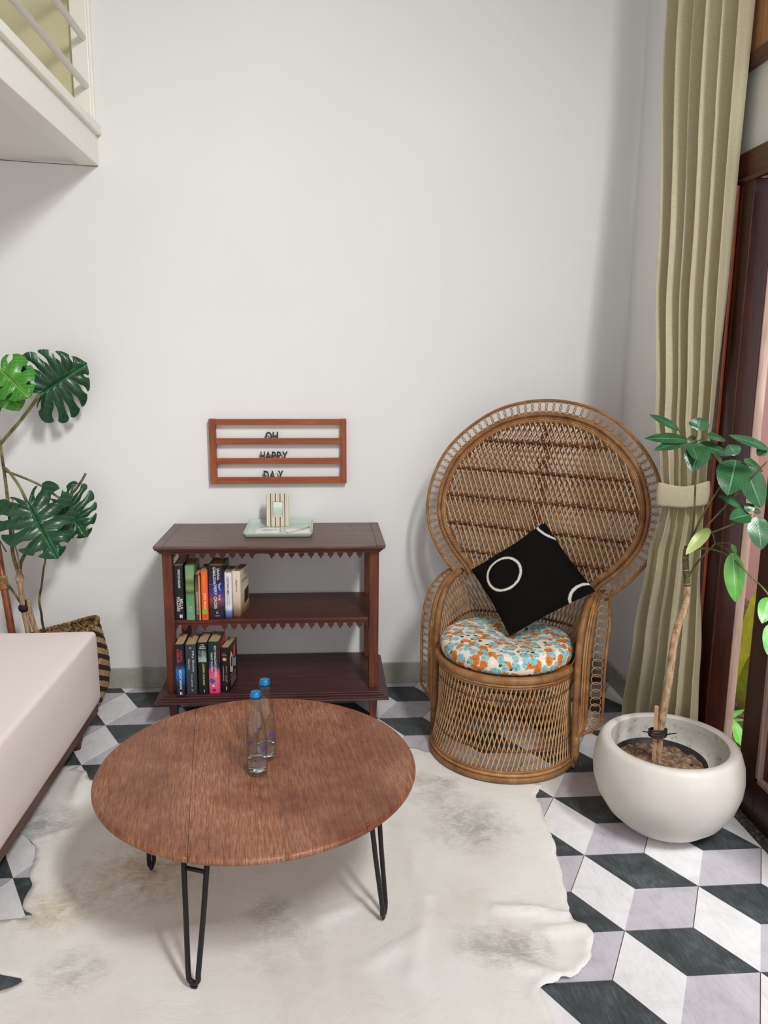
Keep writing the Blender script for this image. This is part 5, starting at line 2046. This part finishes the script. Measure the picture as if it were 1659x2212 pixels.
def monstera_leaf(parent, base, tip, width, nrm, mat, n=6, droop=.12, cup=.18, slit=.36, seed=0, back=.20):
    b, t = V(base), V(tip)
    Ln = (t - b).length
    a = (t - b).normalized()
    n_ = V(nrm)
    n_ = (n_ - a * n_.dot(a)).normalized()
    w = a.cross(n_)
    rnd = random.Random(seed)
    ctl = [(-.02, .015), (-back * .85, .16), (-back, .36), (-.04, .50), (.16, .535), (.36, .51), (.56, .44), (.76, .31), (.91, .15), (1.0, .0)]
    cp = crom([(x, y, 0) for x, y in ctl], 12)
    NP = len(cp) - 1

    def M(ph):
        f = max(0, min(1, ph)) * NP
        i = min(int(f), NP - 1)
        return cp[i].lerp(cp[i + 1], f - i)
    mb = MB()
    for side in (-1, 1):
        ends = [0] + [(i + rnd.uniform(-.15, .15)) / n for i in range(1, n)] + [1]
        for i in range(n):
            p0, p1 = ends[i], ends[i + 1]
            s0 = 0 if i == 0 else (i - .2) / n * .80
            s1 = (i + .8) / n * .80 if i < n - 1 else 1.0
            g0 = (slit * rnd.uniform(.8, 1.2)) if 0 < i else 0
            g1 = (slit * rnd.uniform(.8, 1.2)) if i < n - 1 else 0
            st = rnd.uniform(.34, .5)

            def fn(u, v, p0=p0, p1=p1, s0=s0, s1=s1, g0=g0, g1=g1, st=st):
                amax = 1 - .07 * abs(2 * v - 1) ** 3
                aa = u * amax
                g = sstep(st, st + .25, aa) * (1 - .62 * sstep(.68, 1, aa))
                lo_, hi_ = g0 * .5 * g, 1 - g1 * .5 * g
                vv = lo_ + (hi_ - lo_) * v
                mid = V((s0 + (s1 - s0) * vv, 0, 0))
                mar = M(p0 + (p1 - p0) * vv)
                q = mid.lerp(mar, aa)
                q.x += .07 * math.sin(PI * aa) * (0 if i == n - 1 else 1) * (.2 + .8 * mid.x)
                x, y = q.x * Ln, q.y * width * side
                z = -droop * Ln * max(0, q.x) ** 2 - cup * width * (abs(q.y)) ** 1.6 * 1.3 + .05 * width * math.sin(PI * aa) * math.sin(PI * vv) + .012 * Ln * math.sin(9 * q.x + 4 * q.y)
                return b + a * x + w * y + n_ * z
            k0 = len(mb.uv)
            mb.grid(fn, 10, 5)
            for fi in range(k0, len(mb.uv)):
                pass
    # uv: across / along
    uvs = []
    for f in mb.f:
        r_ = []
        for vi in f:
            d = V(mb.v[vi]) - b
            r_.append((.5 + d.dot(w) / width * .8, d.dot(a) / Ln))
        uvs.append(r_)
    mb.uv = uvs
    me = mb.mesh('leaf', mat)
    bm = bmesh.new()
    bm.from_mesh(me)
    bmesh.ops.remove_doubles(bm, verts=bm.verts, dist=.0004)
    bm.to_mesh(me)
    bm.free()
    return link('leaf', me, parent)


monstera_leaf(mon, V((-1.221, 3.500, 1.428)) - O, V((-1.022, 3.53, 1.558)) - O, .315, (.25, -.92, -.2), l_mon, 7, .10, .10, .34, 3, .26)
monstera_leaf(mon, V((-1.255, 3.372, .978)) - O, V((-1.120, 3.290, .750)) - O, .305, (.1, -.72, .62), l_mon, 6, .05, .22, .38, 5, .22)
monstera_leaf(mon, V((-1.165, 3.500, .965)) - O, V((-1.050, 3.480, .800)) - O, .250, (.25, -.9, .2), l_mon, 7, .10, .12, .5, 8, .2)
o = monstera_leaf(mon, V((-1.322, 3.365, 1.535)) - O, V((-1.195, 3.31, 1.425)) - O, .20, (-.1, -.8, .55), l_monl, 4, .10, .2, .3, 11, .22)
o['label'] = 'young bright green split leaf'
o = monstera_leaf(mon, V((-1.330, 3.40, 1.48)) - O, V((-1.262, 3.36, 1.372)) - O, .15, (.1, -.85, .4), l_monl, 4, .2, .3, .1, 13, .2)
o['label'] = 'small curled green leaf'
tube_obj(mon, 'stem', loc([(-1.451, 3.500, .814), (-1.43, 3.5, .77), (-1.412, 3.500, .730)]), .003, s_olive)

cane = thing('cane_pole', 'leaning brown cane pole with a woven rattan binding behind the bed', 'pole', (-1.29, 3.30, 0))
CO = V((-1.29, 3.30, 0))
cp_ = [(-1.49, 3.545, .88), (-1.466, 3.520, .809), (-1.424, 3.460, .664), (-1.406, 3.430, .573), (-1.384, 3.400, .499), (-1.346, 3.360, .399), (-1.222, 3.232, .02)]
ca, cb_ = V((-1.475, 3.57, .90)), V((-1.26, 3.215, .0135))
obj('pole', MB().tube([V(p) - CO for p in ((-1.535, 3.635, 1.12), (-1.424, 3.460, .655), (-1.27, 3.225, .016))], .0155, 12), m_cane, cane)
ax = (V((-1.27, 3.225, .016)) - V((-1.424, 3.460, .655))).normalized()
c1_ = V((-1.424, 3.460, .655)) + ax * .055
mb = MB()
n1_ = ax.orthogonal().normalized()
b1 = ax.cross(n1_)
mb.tube([c1_ - CO + ax * (.062 * q / 120 - .03) + (n1_ * math.cos(2 * PI * q / 14) + b1 * math.sin(2 * PI * q / 14)) * .0175 for q in range(121)], .0036, 5)
obj('binding', mb, r_reed, cane)

# ------------------------------------------------------------------ garden plants seen through the door gap
gp = thing('banana_plant', 'yellow-green broad leaf plant outside the garden door gap', 'plant', (2.02, 3.29, -.05))
O = V((2.02, 3.29, -.05))
for b, t, w in (((1.985, 3.30, -.02), (1.94, 3.235, .60), .13), ((1.99, 3.32, -.03), (2.06, 3.20, .48), .14), ((2.02, 3.34, -.03), (2.20, 3.42, .62), .14), ((2.05, 3.26, -.03), (2.2, 2.95, .50), .14), ((1.96, 3.28, -.03), (1.85, 3.05, .38), .10)):
    leaf(gp, 'leaf', V(b) - O, V(t) - O, w, l_out, (-.8, -.5, .3), .10)
for i, (x, y) in enumerate(((1.80, 3.18), (1.99, 3.06), (2.22, 2.94), (1.76, 2.93))):
    g = thing('garden_seedling', ('small bright green plant on the soil outside the door, nearest the jamb', 'small bright green plant on the garden soil, second from the jamb outside',
              'small bright green plant on the garden soil, farthest from the doorway', 'small bright green plant on the garden soil beside the door leaf')[i], 'plant', (x, y, -.05), (0, 0, i), 'low plants outside the door')
    for k in range(7):
        a = 2 * PI * k / 7 + i
        leaf(g, 'leaf', (.008 * math.cos(a), .008 * math.sin(a), .03), (.10 * math.cos(a), .10 * math.sin(a), .09 + .03 * math.sin(3 * a)), .05, l_fern, (0, 0, 1), .2, nu=4, nv=5)
    tube_obj(g, 'stem', [(0, 0, -.002), (0, 0, .02), (0, 0, .035)], .004, s_green)
